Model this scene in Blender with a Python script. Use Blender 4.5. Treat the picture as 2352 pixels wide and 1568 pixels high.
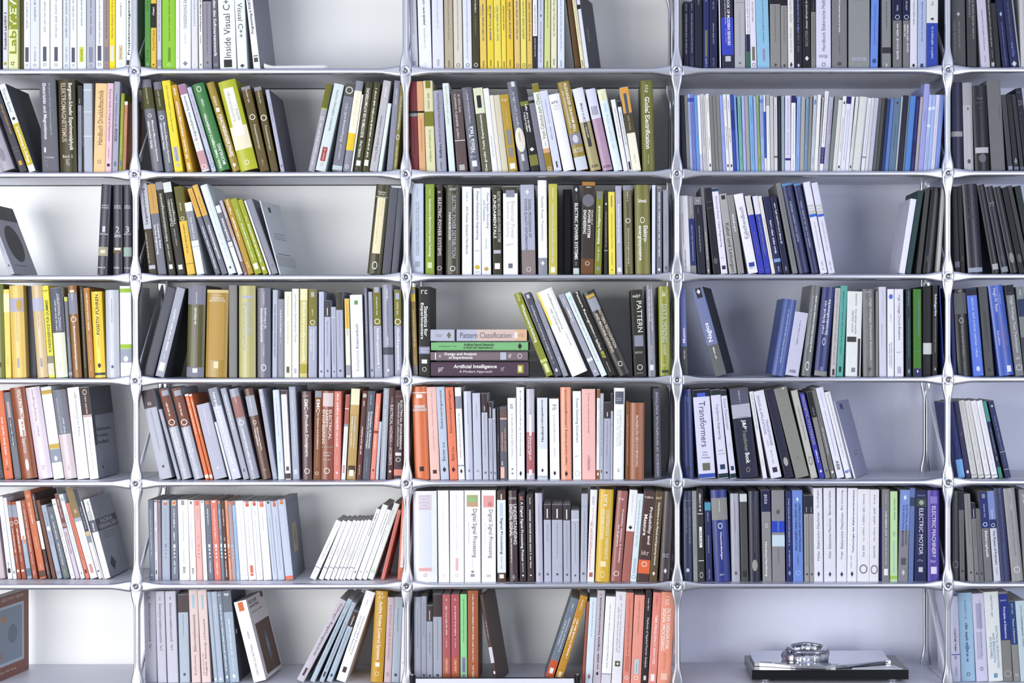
import bpy, math, random, re
from mathutils import Matrix, Vector

for o in list(bpy.data.objects):
    bpy.data.objects.remove(o)
scene = bpy.context.scene
COL = scene.collection

# ------------------------------------------------------------------ camera
W, H = 2352, 1568
YAW, PITCH, ROLL = -0.00132, -0.0061, -0.00162
CAM = Vector((0.11456, -4.35, -0.03519))
FPX = 3603.2
SHX, SHY = 158.4, 21.84            # principal point offset in pixels (cropped frame)
_cy, _sy, _cp, _sp = math.cos(YAW), math.sin(YAW), math.cos(PITCH), math.sin(PITCH)
_f = Vector((_sy*_cp, _cy*_cp, _sp)); _r = Vector((_cy, -_sy, 0)); _u = _r.cross(_f)
_c, _s = math.cos(ROLL), math.sin(ROLL)
RIGHT, UP, FWD = _c*_r + _s*_u, -_s*_r + _c*_u, _f
cam_d = bpy.data.cameras.new('camera'); cam = bpy.data.objects.new('camera', cam_d); COL.objects.link(cam)
cam_d.sensor_width = 36; cam_d.lens = FPX/W*36
cam_d.shift_x = -SHX/W; cam_d.shift_y = SHY/W
cam_d.clip_end = 50
m = Matrix.Identity(4)
for i in range(3):
    m[i][0], m[i][1], m[i][2], m[i][3] = RIGHT[i], UP[i], -FWD[i], CAM[i]
cam.matrix_world = m
scene.camera = cam

# ------------------------------------------------------------------ light
scene.view_settings.view_transform = 'Standard'
scene.view_settings.look = 'None'
scene.view_settings.gamma = 1
scene.view_settings.use_curve_mapping = False
scene.view_settings.exposure = -0.22
wd = bpy.data.worlds.new('world'); scene.world = wd; wd.use_nodes = True
bg = wd.node_tree.nodes['Background']
bg.inputs[0].default_value = (0.86, 0.92, 1.0, 1); bg.inputs[1].default_value = 0.62

def area(name, loc, aim, sx, sy, power, col):
    d = bpy.data.lights.new(name, 'AREA'); d.shape = 'RECTANGLE'; d.size = sx; d.size_y = sy
    d.energy = power; d.color = col
    o = bpy.data.objects.new(name, d); COL.objects.link(o); o.location = loc
    o.rotation_euler = (Vector(aim)-Vector(loc)).to_track_quat('-Z', 'Y').to_euler()
    return o
area('window_light', (-2.7, -4.2, -0.45), (-0.3, 0, -0.2), 2.8, 2.2, 235, (1.0, 0.985, 0.97))
area('right_fill_light', (2.9, -4.3, 0.0), (0.3, 0, -0.2), 1.6, 1.8, 88, (0.86, 0.89, 1.0))  # bluish fill put in from the front right to lift right-hand cover faces

# ------------------------------------------------------------------ helpers
PITCH_X, PITCH_Z = 0.75, 0.28532
NODE_X = lambda c: (c-2.5)*PITCH_X            # upright c
NODE_Z = lambda r: -(r-2.5)*PITCH_Z           # shelf level r
BOARD = 0.008                                 # board top above node centre
DEPTH = 0.28

def px2w(u, v, y):
    d = RIGHT*((u-W/2-SHX)/FPX) - UP*((v-H/2-SHY)/FPX) + FWD
    t = (y-CAM.y)/d.y
    return CAM + d*t

def lin(h):
    if len(h) == 3: h = ''.join(c*2 for c in h)
    out = []
    for i in (0, 2, 4):
        c = int(h[i:i+2], 16)/255
        out.append(c/12.92 if c <= .04045 else ((c+.055)/1.055)**2.4)
    return out

def rgb(h):
    if len(h) == 3: h = ''.join(c*2 for c in h)
    return [int(h[i:i+2], 16)/255 for i in (0, 2, 4)]

def mat(name):
    M = bpy.data.materials.new(name); M.use_nodes = True
    return M, M.node_tree, M.node_tree.nodes['Principled BSDF']

def noise_mix(nt, base_sock, bsdf, scale, amount, stretch=None):
    tc = nt.nodes.new('ShaderNodeTexCoord'); mp = nt.nodes.new('ShaderNodeMapping')
    n = nt.nodes.new('ShaderNodeTexNoise'); n.inputs['Scale'].default_value = scale; n.inputs['Detail'].default_value = 3
    if stretch: mp.inputs['Scale'].default_value = stretch
    nt.links.new(tc.outputs['Object'], mp.inputs[0]); nt.links.new(mp.outputs[0], n.inputs['Vector'])
    mr = nt.nodes.new('ShaderNodeMapRange'); mr.inputs['To Min'].default_value = 1-amount; mr.inputs['To Max'].default_value = 1+amount
    nt.links.new(n.outputs[0], mr.inputs[0])
    mx = nt.nodes.new('ShaderNodeVectorMath'); mx.operation = 'SCALE'
    if base_sock is not None: nt.links.new(base_sock, mx.inputs[0])
    nt.links.new(mr.outputs[0], mx.inputs['Scale'])
    nt.links.new(mx.outputs[0], bsdf.inputs['Base Color'])
    return mx, n

def objcol_mat(name, rough, spec, amount=.06, scale=40):
    M, nt, b = mat(name)
    oi = nt.nodes.new('ShaderNodeObjectInfo')
    noise_mix(nt, oi.outputs['Color'], b, scale, amount)
    b.inputs['Roughness'].default_value = rough
    b.inputs['Specular IOR Level'].default_value = spec
    return M
M_COVER = objcol_mat('printed_card_cover', .5, .35)
M_CLOTH = objcol_mat('lacquered_hard_cover', .34, .5)
M_INK = objcol_mat('printing_ink', .5, .3, .02, 90)
def flat_mat(name, hexcol, rough, metal=0, amount=.04, scale=20, stretch=None, bump=0):
    M, nt, b = mat(name)
    mx, n = noise_mix(nt, None, b, scale, amount, stretch)
    mx.inputs[0].default_value = lin(hexcol)
    b.inputs['Roughness'].default_value = rough; b.inputs['Metallic'].default_value = metal
    if bump:
        bp = nt.nodes.new('ShaderNodeBump'); bp.inputs['Strength'].default_value = bump; bp.inputs['Distance'].default_value = .002
        nt.links.new(n.outputs[0], bp.inputs['Height']); nt.links.new(bp.outputs[0], b.inputs['Normal'])
    return M
M_PAGE = flat_mat('paper_edges', 'b9b6b0', .85, 0, .12, 300, (1, .02, 1))
M_METAL = flat_mat('polished_aluminium', 'd0d2da', .27, 1, .02)
M_BOARD = flat_mat('grey_lacquered_board', 'd6d8e2', .42, .05, .03)
M_PANEL = flat_mat('brushed_back_panel', 'f2f4f4', .55, 0, .04, 60, (.4, 1, 14))
M_WALL = flat_mat('painted_plaster', 'dfe3f4', .8, 0, .03, 60, None, .12)
M_DARK = flat_mat('dark_socket', '26262c', .4, .6)
M_BLACK = flat_mat('black_lacquer', '0c0d14', .16)
M_SILVER = flat_mat('polished_silver', 'd4d6de', .16, 1, .05, 60)
M_FLOOR = flat_mat('grey_floor', '8c8a88', .6)

def obj(name, verts, faces, material, parent=None, color=None, smooth=False):
    me = bpy.data.meshes.new(name); me.from_pydata(verts, [], faces); me.update()
    if smooth:
        for p in me.polygons: p.use_smooth = True
    if material: me.materials.append(material)
    o = bpy.data.objects.new(name, me); COL.objects.link(o)
    if parent: o.parent = parent
    if color: o.color = (*[c*.84 for c in lin(color)], 1)
    return o
def empty(name, loc, label=None, cat=None, group=None):
    o = bpy.data.objects.new(name, None); COL.objects.link(o); o.location = loc; o.empty_display_size = .03
    if label: o['label'] = label
    if cat: o['category'] = cat
    if group: o['group'] = group
    return o
def link_copy(o, name, parent, loc):
    c = o.copy(); c.name = name; COL.objects.link(c); c.parent = parent; c.location = loc
    return c
BOXF = [(0,3,2,1),(4,5,6,7),(0,1,5,4),(1,2,6,5),(2,3,7,6),(3,0,4,7)]
def boxv(x0,x1,y0,y1,z0,z1):
    return [(x0,y0,z0),(x1,y0,z0),(x1,y1,z0),(x0,y1,z0),(x0,y0,z1),(x1,y0,z1),(x1,y1,z1),(x0,y1,z1)]

# ------------------------------------------------------------------ setting
wall = obj('wall_back', boxv(-3.4, 3.4, .335, .4, -1.34, 1.6), BOXF, M_WALL); wall['kind'] = 'structure'
floor = obj('floor', boxv(-3.4, 3.4, -6.2, .4, -1.4, -1.34), BOXF, M_FLOOR); floor['kind'] = 'structure'
ceiling = obj('ceiling', boxv(-3.4, 3.4, -6.2, .4, 1.6, 1.66), BOXF, M_WALL); ceiling['kind'] = 'structure'

# ------------------------------------------------------------------ shelving unit
shelf = empty('shelving_unit', (0, 0, -1.34), 'tall polished aluminium lattice shelving unit full of books along the wall', 'shelf')
SZ = 1.34                                     # child offset: unit origin is on the floor
def smooth01(t): t = max(0, min(1, t)); return t*t*(3-2*t)
def section(hw, hd, n, N=28, g=0):
    pts = []
    for k in range(N):
        a = 2*math.pi*k/N; c, s = math.cos(a), math.sin(a)
        x_, y_ = hw*math.copysign(abs(c)**(2/n), c), hd*math.copysign(abs(s)**(2/n), s)
        if s < 0: y_ += g*math.exp(-(x_/(.42*hw))**2)
        pts.append((x_, y_))
    return pts
def sweep(stations, axis, groove=True):
    """stations: (pos, half width, half depth, exponent) along axis 'z' or 'x'"""
    V, F = [], []; N = 28
    for (p, hw, hd, n, g) in stations:
        for (a, b) in section(hw, hd, n, N, g):
            V.append((a, b, p) if axis == 'z' else (p, b, a))
    for i in range(len(stations)-1):
        for k in range(N):
            q = [i*N+k, i*N+(k+1) % N, (i+1)*N+(k+1) % N, (i+1)*N+k]
            F.append(q if axis == 'z' else q[::-1])
    F.append(list(range(N))[::-1] if axis == 'z' else list(range(N)))
    L = (len(stations)-1)*N
    F.append([L+k for k in range(N)] if axis == 'z' else [L+k for k in range(N)][::-1])
    return V, F
ROWS = range(-1, 7)
st = [(0, .0085, .0095, 2.3, .0032)]
zs = sorted(NODE_Z(r)+SZ for r in ROWS)
for z in zs:
    for d in (-.075, -.062, -.05, -.04, -.031, -.024, -.0185, -.016, 0, .016, .0185, .024, .031, .04, .05, .062, .075):
        t = smooth01((.07-abs(d))/.054)
        hw = .0085 + .0077*t**1.4; n = 2.3 + 2.2*t
        st.append((z+d, hw, .0095-.0002*t, n, .0032*(1-t)**1.2))
st.append((zs[-1]+.12, .0085, .0095, 2.3, .0032))
UV_, UF_ = sweep(st, 'z')
rs = []
HALF = PITCH_X/2-.0155
for k in range(25):
    x = -HALF + 2*HALF*k/24
    # denser near the ends
    x = math.copysign(HALF*(1-(1-abs(x)/HALF)**1.8), x) if x else 0
    t = smooth01((.06-(HALF-abs(x)))/.06)
    rs.append((x, .0082+.0068*t**1.3, .0082-.001*t, 2.4+1.2*t, 0))
RV_, RF_ = sweep(rs, 'x')

def cap_mesh():
    V, F, mi = [], [], []
    N = 24
    def ring(r, y): 
        b = len(V)
        for k in range(N): V.append((r*math.cos(2*math.pi*k/N), y, r*math.sin(2*math.pi*k/N)))
        return b
    def bridge(a, b, m_):
        for k in range(N): F.append((a+k, a+(k+1) % N, b+(k+1) % N, b+k)); mi.append(m_)
    prev = None
    for r, y, m_ in ((.0148, -.0088, 0), (.0148, -.0102, 0), (.0140, -.0112, 0), (.0132, -.0114, 0), (.0052, -.0113, 0), (.0048, -.0098, 1), (.0036, -.0098, 1), (.0034, -.0118, 0), (.0006, -.0122, 0)):
        cur = ring(r, y)
        if prev is not None: bridge(prev, cur, m_)
        prev = cur
    F.append([prev+k for k in range(N)]); mi.append(0)
    for sx in (-1, 1):
        for sz in (-1, 1):
            cx, cz = sx*.0079, sz*.0079; b = len(V); n = 8
            for rr, y in ((.0019, -.0110), (.0016, -.0126), (.0008, -.0133)):
                for k in range(n): V.append((cx+rr*math.cos(2*math.pi*k/n), y, cz+rr*math.sin(2*math.pi*k/n)))
            for j in range(2):
                for k in range(n): F.append((b+j*n+k, b+j*n+(k+1) % n, b+(j+1)*n+(k+1) % n, b+(j+1)*n+k)); mi.append(0)
            F.append([b+2*n+k for k in range(n)]); mi.append(0)
    me = bpy.data.meshes.new('node_cap'); me.from_pydata(V, [], F)
    me.materials.append(M_METAL); me.materials.append(M_DARK)
    for p, q in zip(me.polygons, mi): p.material_index = q; p.use_smooth = True
    return me
CAP = cap_mesh()
up0 = rail0 = board0 = panel0 = brace0 = side0 = None
for c in range(0, 6):
    for y in (0, DEPTH):
        if up0 is None:
            up0 = obj('upright', UV_, UF_, M_METAL, shelf, smooth=True); u = up0; u.location = (NODE_X(c), y, 0)
        else:
            u = link_copy(up0, 'upright', shelf, (NODE_X(c), y, 0))
        if y == 0:
            for r in ROWS:
                k = bpy.data.objects.new('node_cap', CAP); COL.objects.link(k); k.parent = u
                k.location = (0, 0, NODE_Z(r)+SZ)
for r in ROWS:
    z = NODE_Z(r)+SZ
    for c in range(0, 5):
        xm = (NODE_X(c)+NODE_X(c+1))/2
        for y in (0,):
            if rail0 is None:
                rail0 = obj('rail', RV_, RF_, M_METAL, shelf, smooth=True); rail0.location = (xm, y, z)
            else: link_copy(rail0, 'rail', shelf, (xm, y, z))
        if board0 is None:
            board0 = obj('shelf_board', boxv(-.372, .372, .004, .318, .002, BOARD), BOXF, M_BOARD, shelf); board0.location = (xm, 0, z)
        else: link_copy(board0, 'shelf_board', shelf, (xm, 0, z))
        if c <= 2 and r >= 0:
            if panel0 is None:
                panel0 = obj('back_panel', boxv(-.371, .371, .300, .303, .0082, PITCH_Z-.001), BOXF, M_PANEL, shelf); panel0.location = (xm, 0, z)
            else: link_copy(panel0, 'back_panel', shelf, (xm, 0, z))
    for c in range(0, 6):
        if side0 is None:
            side0 = obj('side_bar', boxv(-.005, .005, .008, DEPTH-.008, -.007, .007), BOXF, M_METAL, shelf); side0.location = (NODE_X(c), 0, z)
        else: link_copy(side0, 'side_bar', shelf, (NODE_X(c), 0, z))
        if r >= 0:
            if brace0 is None:
                za, zb, w2 = .018, PITCH_Z-.02, .011
                bv = [(-.002, .012, za-w2), (.002, .012, za-w2), (.002, DEPTH-.012, zb-w2), (-.002, DEPTH-.012, zb-w2),
                      (-.002, .012, za+w2), (.002, .012, za+w2), (.002, DEPTH-.012, zb+w2), (-.002, DEPTH-.012, zb+w2)]
                brace0 = obj('diagonal_brace', bv, BOXF, M_BOARD, shelf); brace0.location = (NODE_X(c), 0, z)
            else: link_copy(brace0, 'diagonal_brace', shelf, (NODE_X(c), 0, z))
DATA = r"""
# 0 0 0 0 7.127
-60 20 -60 -200 | 14161c |
45 132 45 -220 | d8dae4 | 205 810 222 /u.5b Praxisbuch LabVIEW 3 ; 1020 1065 a90 /.5 =
135 322 135 -330 | e2e6ac | -330 480 8c9a1e = ; -130 470 f4f4dc /u.72b VIEW ; 500 880 8c9a1e /u.72b Lab ; 990 1080 444 /h.4 ~
328 386 328 -200 y15 | 5a5228 |
390 494 390 -320 | e8eeee | 30 470 667 /u.35 ~ ; 775 1015 55556a /.55 = ; 1050 1090 445 !o
496 648 496 -320 | dfe3f4 | -100 350 667 /u.3 ~ ; 770 1000 889 /u.3 ~ ; 1045 1088 556 !o
655 812 655 -320 | f0f8f4 | -30 530 667 /u.25 ~ ; 765 1005 55556a /.38 = ; 1035 1085 445 !o
820 1018 820 -320 | f4faf4 | -60 620 667 /u.22 ~ ; 770 1005 55556a /.3 = ; 1040 1088 445 !o
1030 1140 1030 -320 | d8e0ea | -50 620 667 /u.35 ~ ; 770 1010 889 /u.35 ~ ; 1055 1095 445 !o
1145 1256 1145 -320 | f2f4fa | -50 490 667 /u.35 ~ ; 780 1020 55556a /.5 = ; 1050 1095 445 !o
1262 1410 1262 -320 | e8eeea | -50 420 667 /u.25 ~ ; 770 1015 c6d048 /.45 = ; 790 1000 444 /u.25 ~
1416 1560 1416 -320 | b4b8c6 | -50 570 556 /u.25 ~ ; 770 1020 8a8ca0 /.45 = ; 1055 1095 667 !o
1566 1692 1566 -320 | e8ecf8 | -50 720 667 /u.3 ~ ; 750 995 55556a /.48 = ; 1025 1080 445 !o
1695 1788 1695 -320 | a08c88 | -50 640 443 /u.35 ~ ; 770 1010 777a88 /.55 = ; 1045 1085 556 !o
1790 1886 1790 -320 | f4dc24 | -50 635 765 /u.4 ~ ; 750 1000 dde0f0 /.6 = ; 1090 1095 e90 =
1892 2064 1892 -320 | eef4ee | 50 280 667 /u.22 ~ ; 740 985 d8c8a0 /.35 = ; 770 960 865 /u.2 ~ ; 1020 1065 bcb !o
2068 2160 2068 -320 | f2faf6 | -100 900 223 /u.5b Projektmanagement ; 985 1065 334 /.5@.3 =
# 0 1 310 0 7.35
165 262 165 -310 | 4f9440 | -80 190 264d26 /u.35 ~ ; 810 1030 264d26 /u.35 ~ ; 1070 1110 cdc !o
268 360 268 -320 | e8be44 | 60 470 1a1a22 = ; 120 260 dcd /u.5b ~ ; 500 860 85601c /u.5 Werum/Windauer ; 1075 1110 640 /.4 !q
372 446 370 -310 | cfd2e4 | 0 690 556 /u.35 ~ ; 1005 1120 9a9cb4 =
458 684 455 -330 | 8cc832 | -60 695 3d6a1c /u.16@.55 ~ ; 800 1040 6ca028 /.22@.55 = ; 820 1025 30541a /u.12@.55 ~ ; 1075 1125 dec !o
686 752 686 -330 | f4f4fa | 460 1000 c9b890 /u.25 ~
756 946 756 -330 | eef0fc | -260 480 808290 /.3 SOFTWARE ENGINEERING ; 560 745 aab /.15 ~ ; 1030 1115 889 /.45 !q
958 1064 950 -320 | dfe2f2 | -60 450 667 /.25 ~ ; 1075 1110 dcc !c
1082 1148 1066 -330 | f0f0e6 | -60 540 222 /.5b User Manual and Report ; 590 760 777 /.4 ~ ; 1070 1115 777 /.4 !q
1155 1302 1140 -330 | 8e8e9a | -330 25 1c1a22 = ; 60 930 45454e /.14 ~ ; 1040 1075 555 /.2 =
1318 1422 1265 -330 | 62626e | -220 950 f4f4f8 /.5b Methoden des Softwareentwurfs ; 1060 1120 aab /h.5 ~
1438 1722 1358 -320 | f2faf8 | -90 980 34383c /u.42 Inside Visual C++ ; 1010 1140 2c2a28 /.5 =
1735 1905 1634 -320 | eef8f8 | 55 640 3c4046 /.5 Visual C++ ; 1080 1145 445 /.5 !q
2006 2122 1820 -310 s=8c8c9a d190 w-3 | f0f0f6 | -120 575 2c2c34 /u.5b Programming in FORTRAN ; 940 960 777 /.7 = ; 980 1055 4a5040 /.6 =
# 0 2 920 0 7.35
178 302 130 -300 | c6cad8 | 0 600 a89c80 /.3 ~ ; 1040 1095 445 !o
318 536 275 -310 | f0f4fa | -40 430 34363c /.2b ~ ; 480 820 aab /.16 ~ ; 1065 1115 ccd !o
545 740 520 -310 | e4e6f6 | 0 490 a4a4c0 /.16 ~ ; 1000 1115 bbc /.2 =
750 896 730 -310 | baae98 | 0 705 7c7462 /.2 ~ ; 1020 1130 8c826c /.2 =
905 1052 885 -310 | dcd8c8 | 0 860 88846e /.2 ~ ; 1070 1130 443 !o
1064 1210 1042 -310 | e2e8fa | 0 1000 8890a8 /.22 ~ ; 1070 1130 445 !o
1216 1336 1200 -310 | 3e3c24 | 0 230 e8e4d8 /.35 ~ ; 270 600 a8845c /.3 ~ ; 1065 1130 eee !o
1346 1460 1325 -300 | e8cc60 | 75 690 5c5478 /u.36b ~ ; 90 280 987820 /u.18@.15 ~ ; 1030 1140 a08838 /.2 =
1470 1582 1450 -300 | f0d43c | 70 680 4c548c /u.36b ~ ; 90 260 987820 /u.18@.15 ~ ; 1010 1120 a08830 /.2 =
1588 1708 1565 -300 | f2de5c | 80 690 50a08c /u.34b ~ ; 100 290 987820 /u.18@.15 ~ ; 1030 1140 a89440 /.2 =
1712 1790 1692 -300 | f4dc4c | 80 510 70507c /u.4b ~ ; 1040 1140 a08830 /.3 =
1796 1912 1778 -300 | ecc83c | 20 660 404c88 /u.36b ~ ; 40 190 987820 /u.18@.15 ~ ; 1010 1120 98802c /.2 =
1925 2026 1906 -300 | e6c878 | 15 665 6c7498 /u.4b ~ ; 1075 1130 443 !o
2034 2130 2018 -300 | f0e06c | 20 660 44886c /u.4b ~ ; 1070 1125 443 !o
2138 2230 2124 -300 | e4c460 | 35 690 8c5c74 /u.4b ~ ; 1080 1130 443 !o
2236 2312 2232 -280 | f2f2fa | 610 1160 2c2a38 = ; 90 580 445 /.3 ~ ; 640 960 eef /.35 ~
# 0 2 1220 0 6.918
104 196 110 -290 | cdd2e2 | -60 180 556 /.3 ~ ; 220 280 778 /.4 !q ; 350 1000 667 /.3 ~
206 304 216 -290 | d4dc92 | 0 460 667050 /.3 ~ ; 970 1075 8c9460 /.25 =
314 408 318 -290 | ece8ca | -40 580 555 /.4 ~ ; 935 1040 b0ac98 /.3 =
420 530 420 -290 | dde8f4 | 0 820 667 /.22 ~ ; 960 1060 aab4c0 /.25 =
705 792 470 -240 y12 | 5c4222 | 
800 856 545 -150 | f0e6bc | 0 720 888070 /.35 ~ ; 960 1060 b4a880 /.5 =
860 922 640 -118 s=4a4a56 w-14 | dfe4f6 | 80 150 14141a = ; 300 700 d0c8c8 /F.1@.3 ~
# 0 3 1550 0 7.35
86 138 80 -100 y20 | a8a8a2 | 
150 242 148 28 | 14162e | 70 190 a8acc0 /.25 ~ ; 240 915 b8bcd0 /.3 ~
246 336 244 28 | 161c42 | 60 180 a8acc0 /.25 ~ ; 230 900 b8bcd0 /.3 ~ ; 960 1130 888cae /.2 ~
345 470 340 -150 | 10152f | -30 100 99a /.35 ~ ; 230 800 3c3a34 /.2 ~
482 582 480 -160 | 1e2a62 | -20 40 9ab /.5 ~ ; 510 960 74745c /.4 = ; 985 1130 c8d0e0 /.4 ~
592 720 588 -60 | 141c46 | 30 160 a8acc0 /.25 ~ ; 395 745 b8bcd0 /.25 ~ ; 980 1135 99a /.22 ~
762 780 738 -200 | eeeef8 |
802 1012 762 -330 | 22243c | 300 930 3443ba = ; -200 770 f4f4fa /.24b@.62 HANDBOOK OF MODERN SENSORS ; -60 410 e8e8f0 /.14@.36 ~ ; 490 730 c8c8f0 /.1@.38 ~ ; 950 1040 c8c8d0 /.45 =
1014 1196 1000 -330 | b2b2b8 | 40 48 888 = ; 190 950 8a8a96 /.12 ~ ; 1045 1085 778 /.2 =
1212 1280 1182 -320 | f0f0f6 | 580 870 1a204a = ; 870 1160 306a58 = ; -20 570 445 /.45 ~
1284 1386 1248 -320 | e4e2f2 | 40 370 667 /.3 ~ ; 790 1025 76746c /.5 = ; 1060 1120 667 !o
1395 1612 1352 -330 | 8ec2e0 | -40 730 34506c /.14@.55 ~ ; 820 1040 d0a0b4 /.2@.55 = ; 830 1030 8890b4 /.15@.55 =
1616 1794 1605 -60 | 8c8c8a | -60 70 151720 = ; 100 720 55555a /.12 ~ ; 1075 1115 444 /.2 =
1798 1908 1788 -60 | 90908e | -60 95 17171f = ; 120 740 55555a /.2 ~ ; 1085 1130 444 /.3 =
1915 2018 1902 -300 | e6e6e2 | -40 400 99a /.5 ~ ; 470 910 99a /.4 ~ ; 1045 1140 334 /.45 !q
2024 2158 2010 -300 | 14162c | -20 570 8c90d0 /.28b ~ ; 590 740 778 /.3 ~ ; 780 880 889 /.25 ~ ; 1070 1140 ccd /.35 !q
2165 2302 2150 -300 | 0c0e1a | 10 490 d8d8d0 /u.34 ~ ; 515 780 a0a098 /u.34 RICHTER ; 945 1030 dde /.5 !q
# 0 3 1860 0 7.35
26 102 22 -60 | 82827f | -60 200 14151f = ; 20 180 889 /.25 ~ ; 280 1000 5a5a58 /.25 ~
110 366 104 -320 | dcdcee | -220 860 5c5c74 /u.24 Handbuch Elektrische Meßtechnik ; 900 990 889 /h.6 ~ ; 1055 1120 445 !o
376 636 374 -320 | 7a7c7d | -30 555 eceef0 /.13b ~ ; 610 920 55575a /.1 ~ ; 1045 1110 4c4e50 /.3 !c
650 1016 650 -330 | 8e9191 | -30 5 6c6e6e /.6 = ; 970 1025 a4a8b8 /.7 = ; 985 1010 778 /h.5 ~ ; 1065 1120 a8a8a8 !o
1020 1150 1044 -310 | 6a8edc | 70 750 2c448c /u.2 ~ ; 990 1070 3c4c90 /.55 !c
1222 1376 1218 -310 | 86888b | 20 470 4a4c50 /u.2 ~ ; 800 900 2c2e32 = ; 1060 1140 ccc /.2 !q
1406 1560 1402 -290 | 727477 | -290 345 0c1442 = ; 80 180 c8c8d0 /u.3 ~ ; 250 330 bcc4d8 !o ; 400 1000 e8e8ea /u.3b ~ ; 1095 1115 aaa /h.5 ~
1574 1686 1576 -290 | 76787b | -290 345 0c1444 = ; 0 170 c8c8d0 /u.4 ~ ; 250 330 bcc4d8 !o ; 400 880 e8e8ea /u.4b@.68 ~ ; 400 620 e8e8ea /u.3b@.25 ~
1690 1812 1698 -300 | e0e0ec | 0 420 334 /u.25 ~ ; 1070 1140 24242c /.45 !q
1818 1962 1828 -300 | aebcde | 30 700 445078 /u.25 ~ ; 1075 1145 34405c /.35 =
1962 2160 1974 -310 | e0e2e0 | 390 1180 2844a8 = ; 0 90 888 /u.35 ~ ; 295 345 445 /.35 !q ; 450 990 b8c0e0 /u.25b ~
# 0 4 2150 0 8.713
325 605 300 -300 | 4c4e51 | 240 330 b8b8b8 /.25 !q ; 430 1240 8a8c90 /.18@.2 ~ ; 430 970 8a8c90 /.18@.55 ~
632 820 605 -300 | 3d3e42 | -60 360 a8a8a8 /.25@.3 ~ ; -60 800 b4b4b4 /.25@.68 ~
905 1090 760 -300 | c8c6d8 | 200 1045 55556a /.18 ~ ; 1120 1280 77778a /.2 ~
1095 1195 920 -300 | 27282c | -40 960 b0b0ac /.35b ~ ; 1010 1160 c0c0c0 /.2 ~ ; 1250 1330 b8b8b8 /.6 =
1205 1305 1050 70 | 26272b |
1335 1475 1145 -300 | 0c184a | 240 340 a0b8e0 /.4 !q ; 455 1330 7c94c8 /.22 ~
1490 1662 1305 -300 | 151d52 | 40 830 6c6c60 /.35 ~ ; 855 1140 6880b8 /.4b ~ ; 1225 1345 d0d4d8 /.6 !q
1668 1700 1480 -200 | 9a9ca2 |
1705 1790 1660 -200 | c8c8ca |
# 1 0 0 176 7
30 262 -450 190 R | a8a4b0 | 1180 1400 8a8894 /.4 !c
322 450 -166 140 | 3c3c48 | 470 945 d8a030 /u.3@.6 ~ ; 1160 1165 777 = ; 1215 1220 777 = ; 1370 1440 d8a030 /.4 =
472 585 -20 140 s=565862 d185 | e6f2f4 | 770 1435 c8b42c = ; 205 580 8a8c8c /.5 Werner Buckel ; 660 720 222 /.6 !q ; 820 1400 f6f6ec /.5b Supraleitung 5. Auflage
682 955 625 45 | 5e606a | 110 1010 eef /.26@.28b Elektrizität und Magnetismus ; 110 950 b8bac4 /.16@.62 Bergmann Schaefer Experimentalphysik ; 1140 1220 f4f4f4 /.1@.22 = ; 1285 1325 dde /h.6@.45 7. Auflage ; 1340 1460 99a /h.2@.25 W G
972 1246 935 50 R | 3c3612 | 110 1055 c4b0a4 /.3@.33b ELEKTROMAGNETISMUS ; 110 1195 f4f4e8 /.28@.72b Bergmann-Schaefer Experimentalphysik ; 1262 1310 e8e4d0 /h.6 Band 2 ; 1325 1440 e8e4d0 /h.2 W G
1256 1322 1250 150 | 8a8e9c | 150 460 2a2a2e = ; 360 440 ccc /.4 ~ ; 560 1260 55586a /.25 ~
1326 1348 1312 260 y4 | 2c3232 | 480 1140 dcd /.5 ~
1352 1492 1342 110 | b0b8c4 | 200 230 c8d0d8 = ; 560 575 d0d6dc = ; 950 965 d8dce2 =
1500 1690 1535 105 | f0c892 | 215 1095 5e4828 /u.45 Handbuch Drucklufttechnik ; 1340 1400 7c6040 !o
1690 1792 1725 105 | e2c2ce | 200 1040 44343c /.4 Practical Guide to Designed Experiments ; 1140 1310 755 /.25 ~ ; 1400 1445 222 /.45 =
1800 1896 1835 80 | a4a6b8 | 270 390 50526a /.35 Vogel ; 430 820 50526a /.35 Probleme aus der ; 840 1050 3c4058 /.5b PHYSIK ; 1360 1450 6c7088 /.4 !c
1906 1965 1945 270 | 8a9a2c | 340 1000 cdd87a /.3 ~ ; 940 1240 e4ecc0 /.35 ~ ; 1350 1440 667890 /.4 =
1970 2020 2005 395 | c88a6a | 395 455 f0e4e0 = ; 500 600 7a4430 /.3 ~ ; 960 1480 844a34 /.3 ~
# 1 1 306 176 7
312 490 108 62 R | 6e707a | 190 530 4c4c20 = ; 200 460 c8c8c0 /.2 ~ ; 610 670 f0f0f0 !o ; 720 1375 f2f2f6 /.24@.65b Mensch-Maschine-Systeme ; 725 1165 f2f2f6 /.24@.3b elektronischer Geräte
518 655 318 95 R | 6c6e79 | 220 555 4a4a1e = ; 240 490 c8c8c0 /.25 ~ ; 630 700 f0f0f0 !o ; 750 1395 f2f2f6 /.28@.68b Mensch-Maschine-Systeme ; 755 1185 f2f2f6 /.26@.3b elektronischer Geräte
668 806 458 72 | eada34 | 150 910 8c7c20 /.25 ~ ; 1135 1370 b0b4c8 /.5 = ; 1150 1355 556 /u.3 ~ ; 1400 1460 c8c89c /.6 !c
870 966 608 142 | c89a24 | 190 340 f8f0dc /.5b ~ ; 410 1330 faf6e8 /.45b ~ ; 1390 1500 e8d8a0 /.4 =
1106 1232 714 140 | eaecf4 | 140 300 a87a98 = ; 1210 1510 c89a9e = ; 330 1040 66666e /u.5 Ereignisdiskrete Systeme ; 1060 1200 aab /u.2 ~ ; 1425 1500 f0f0f0 !o
1266 1342 862 182 | c4c8d8 | 260 990 6c7088 /u.35 ~ ; 1170 1400 888ca4 /u.4 ~ ; 1400 1470 7c80a4 !o
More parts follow.
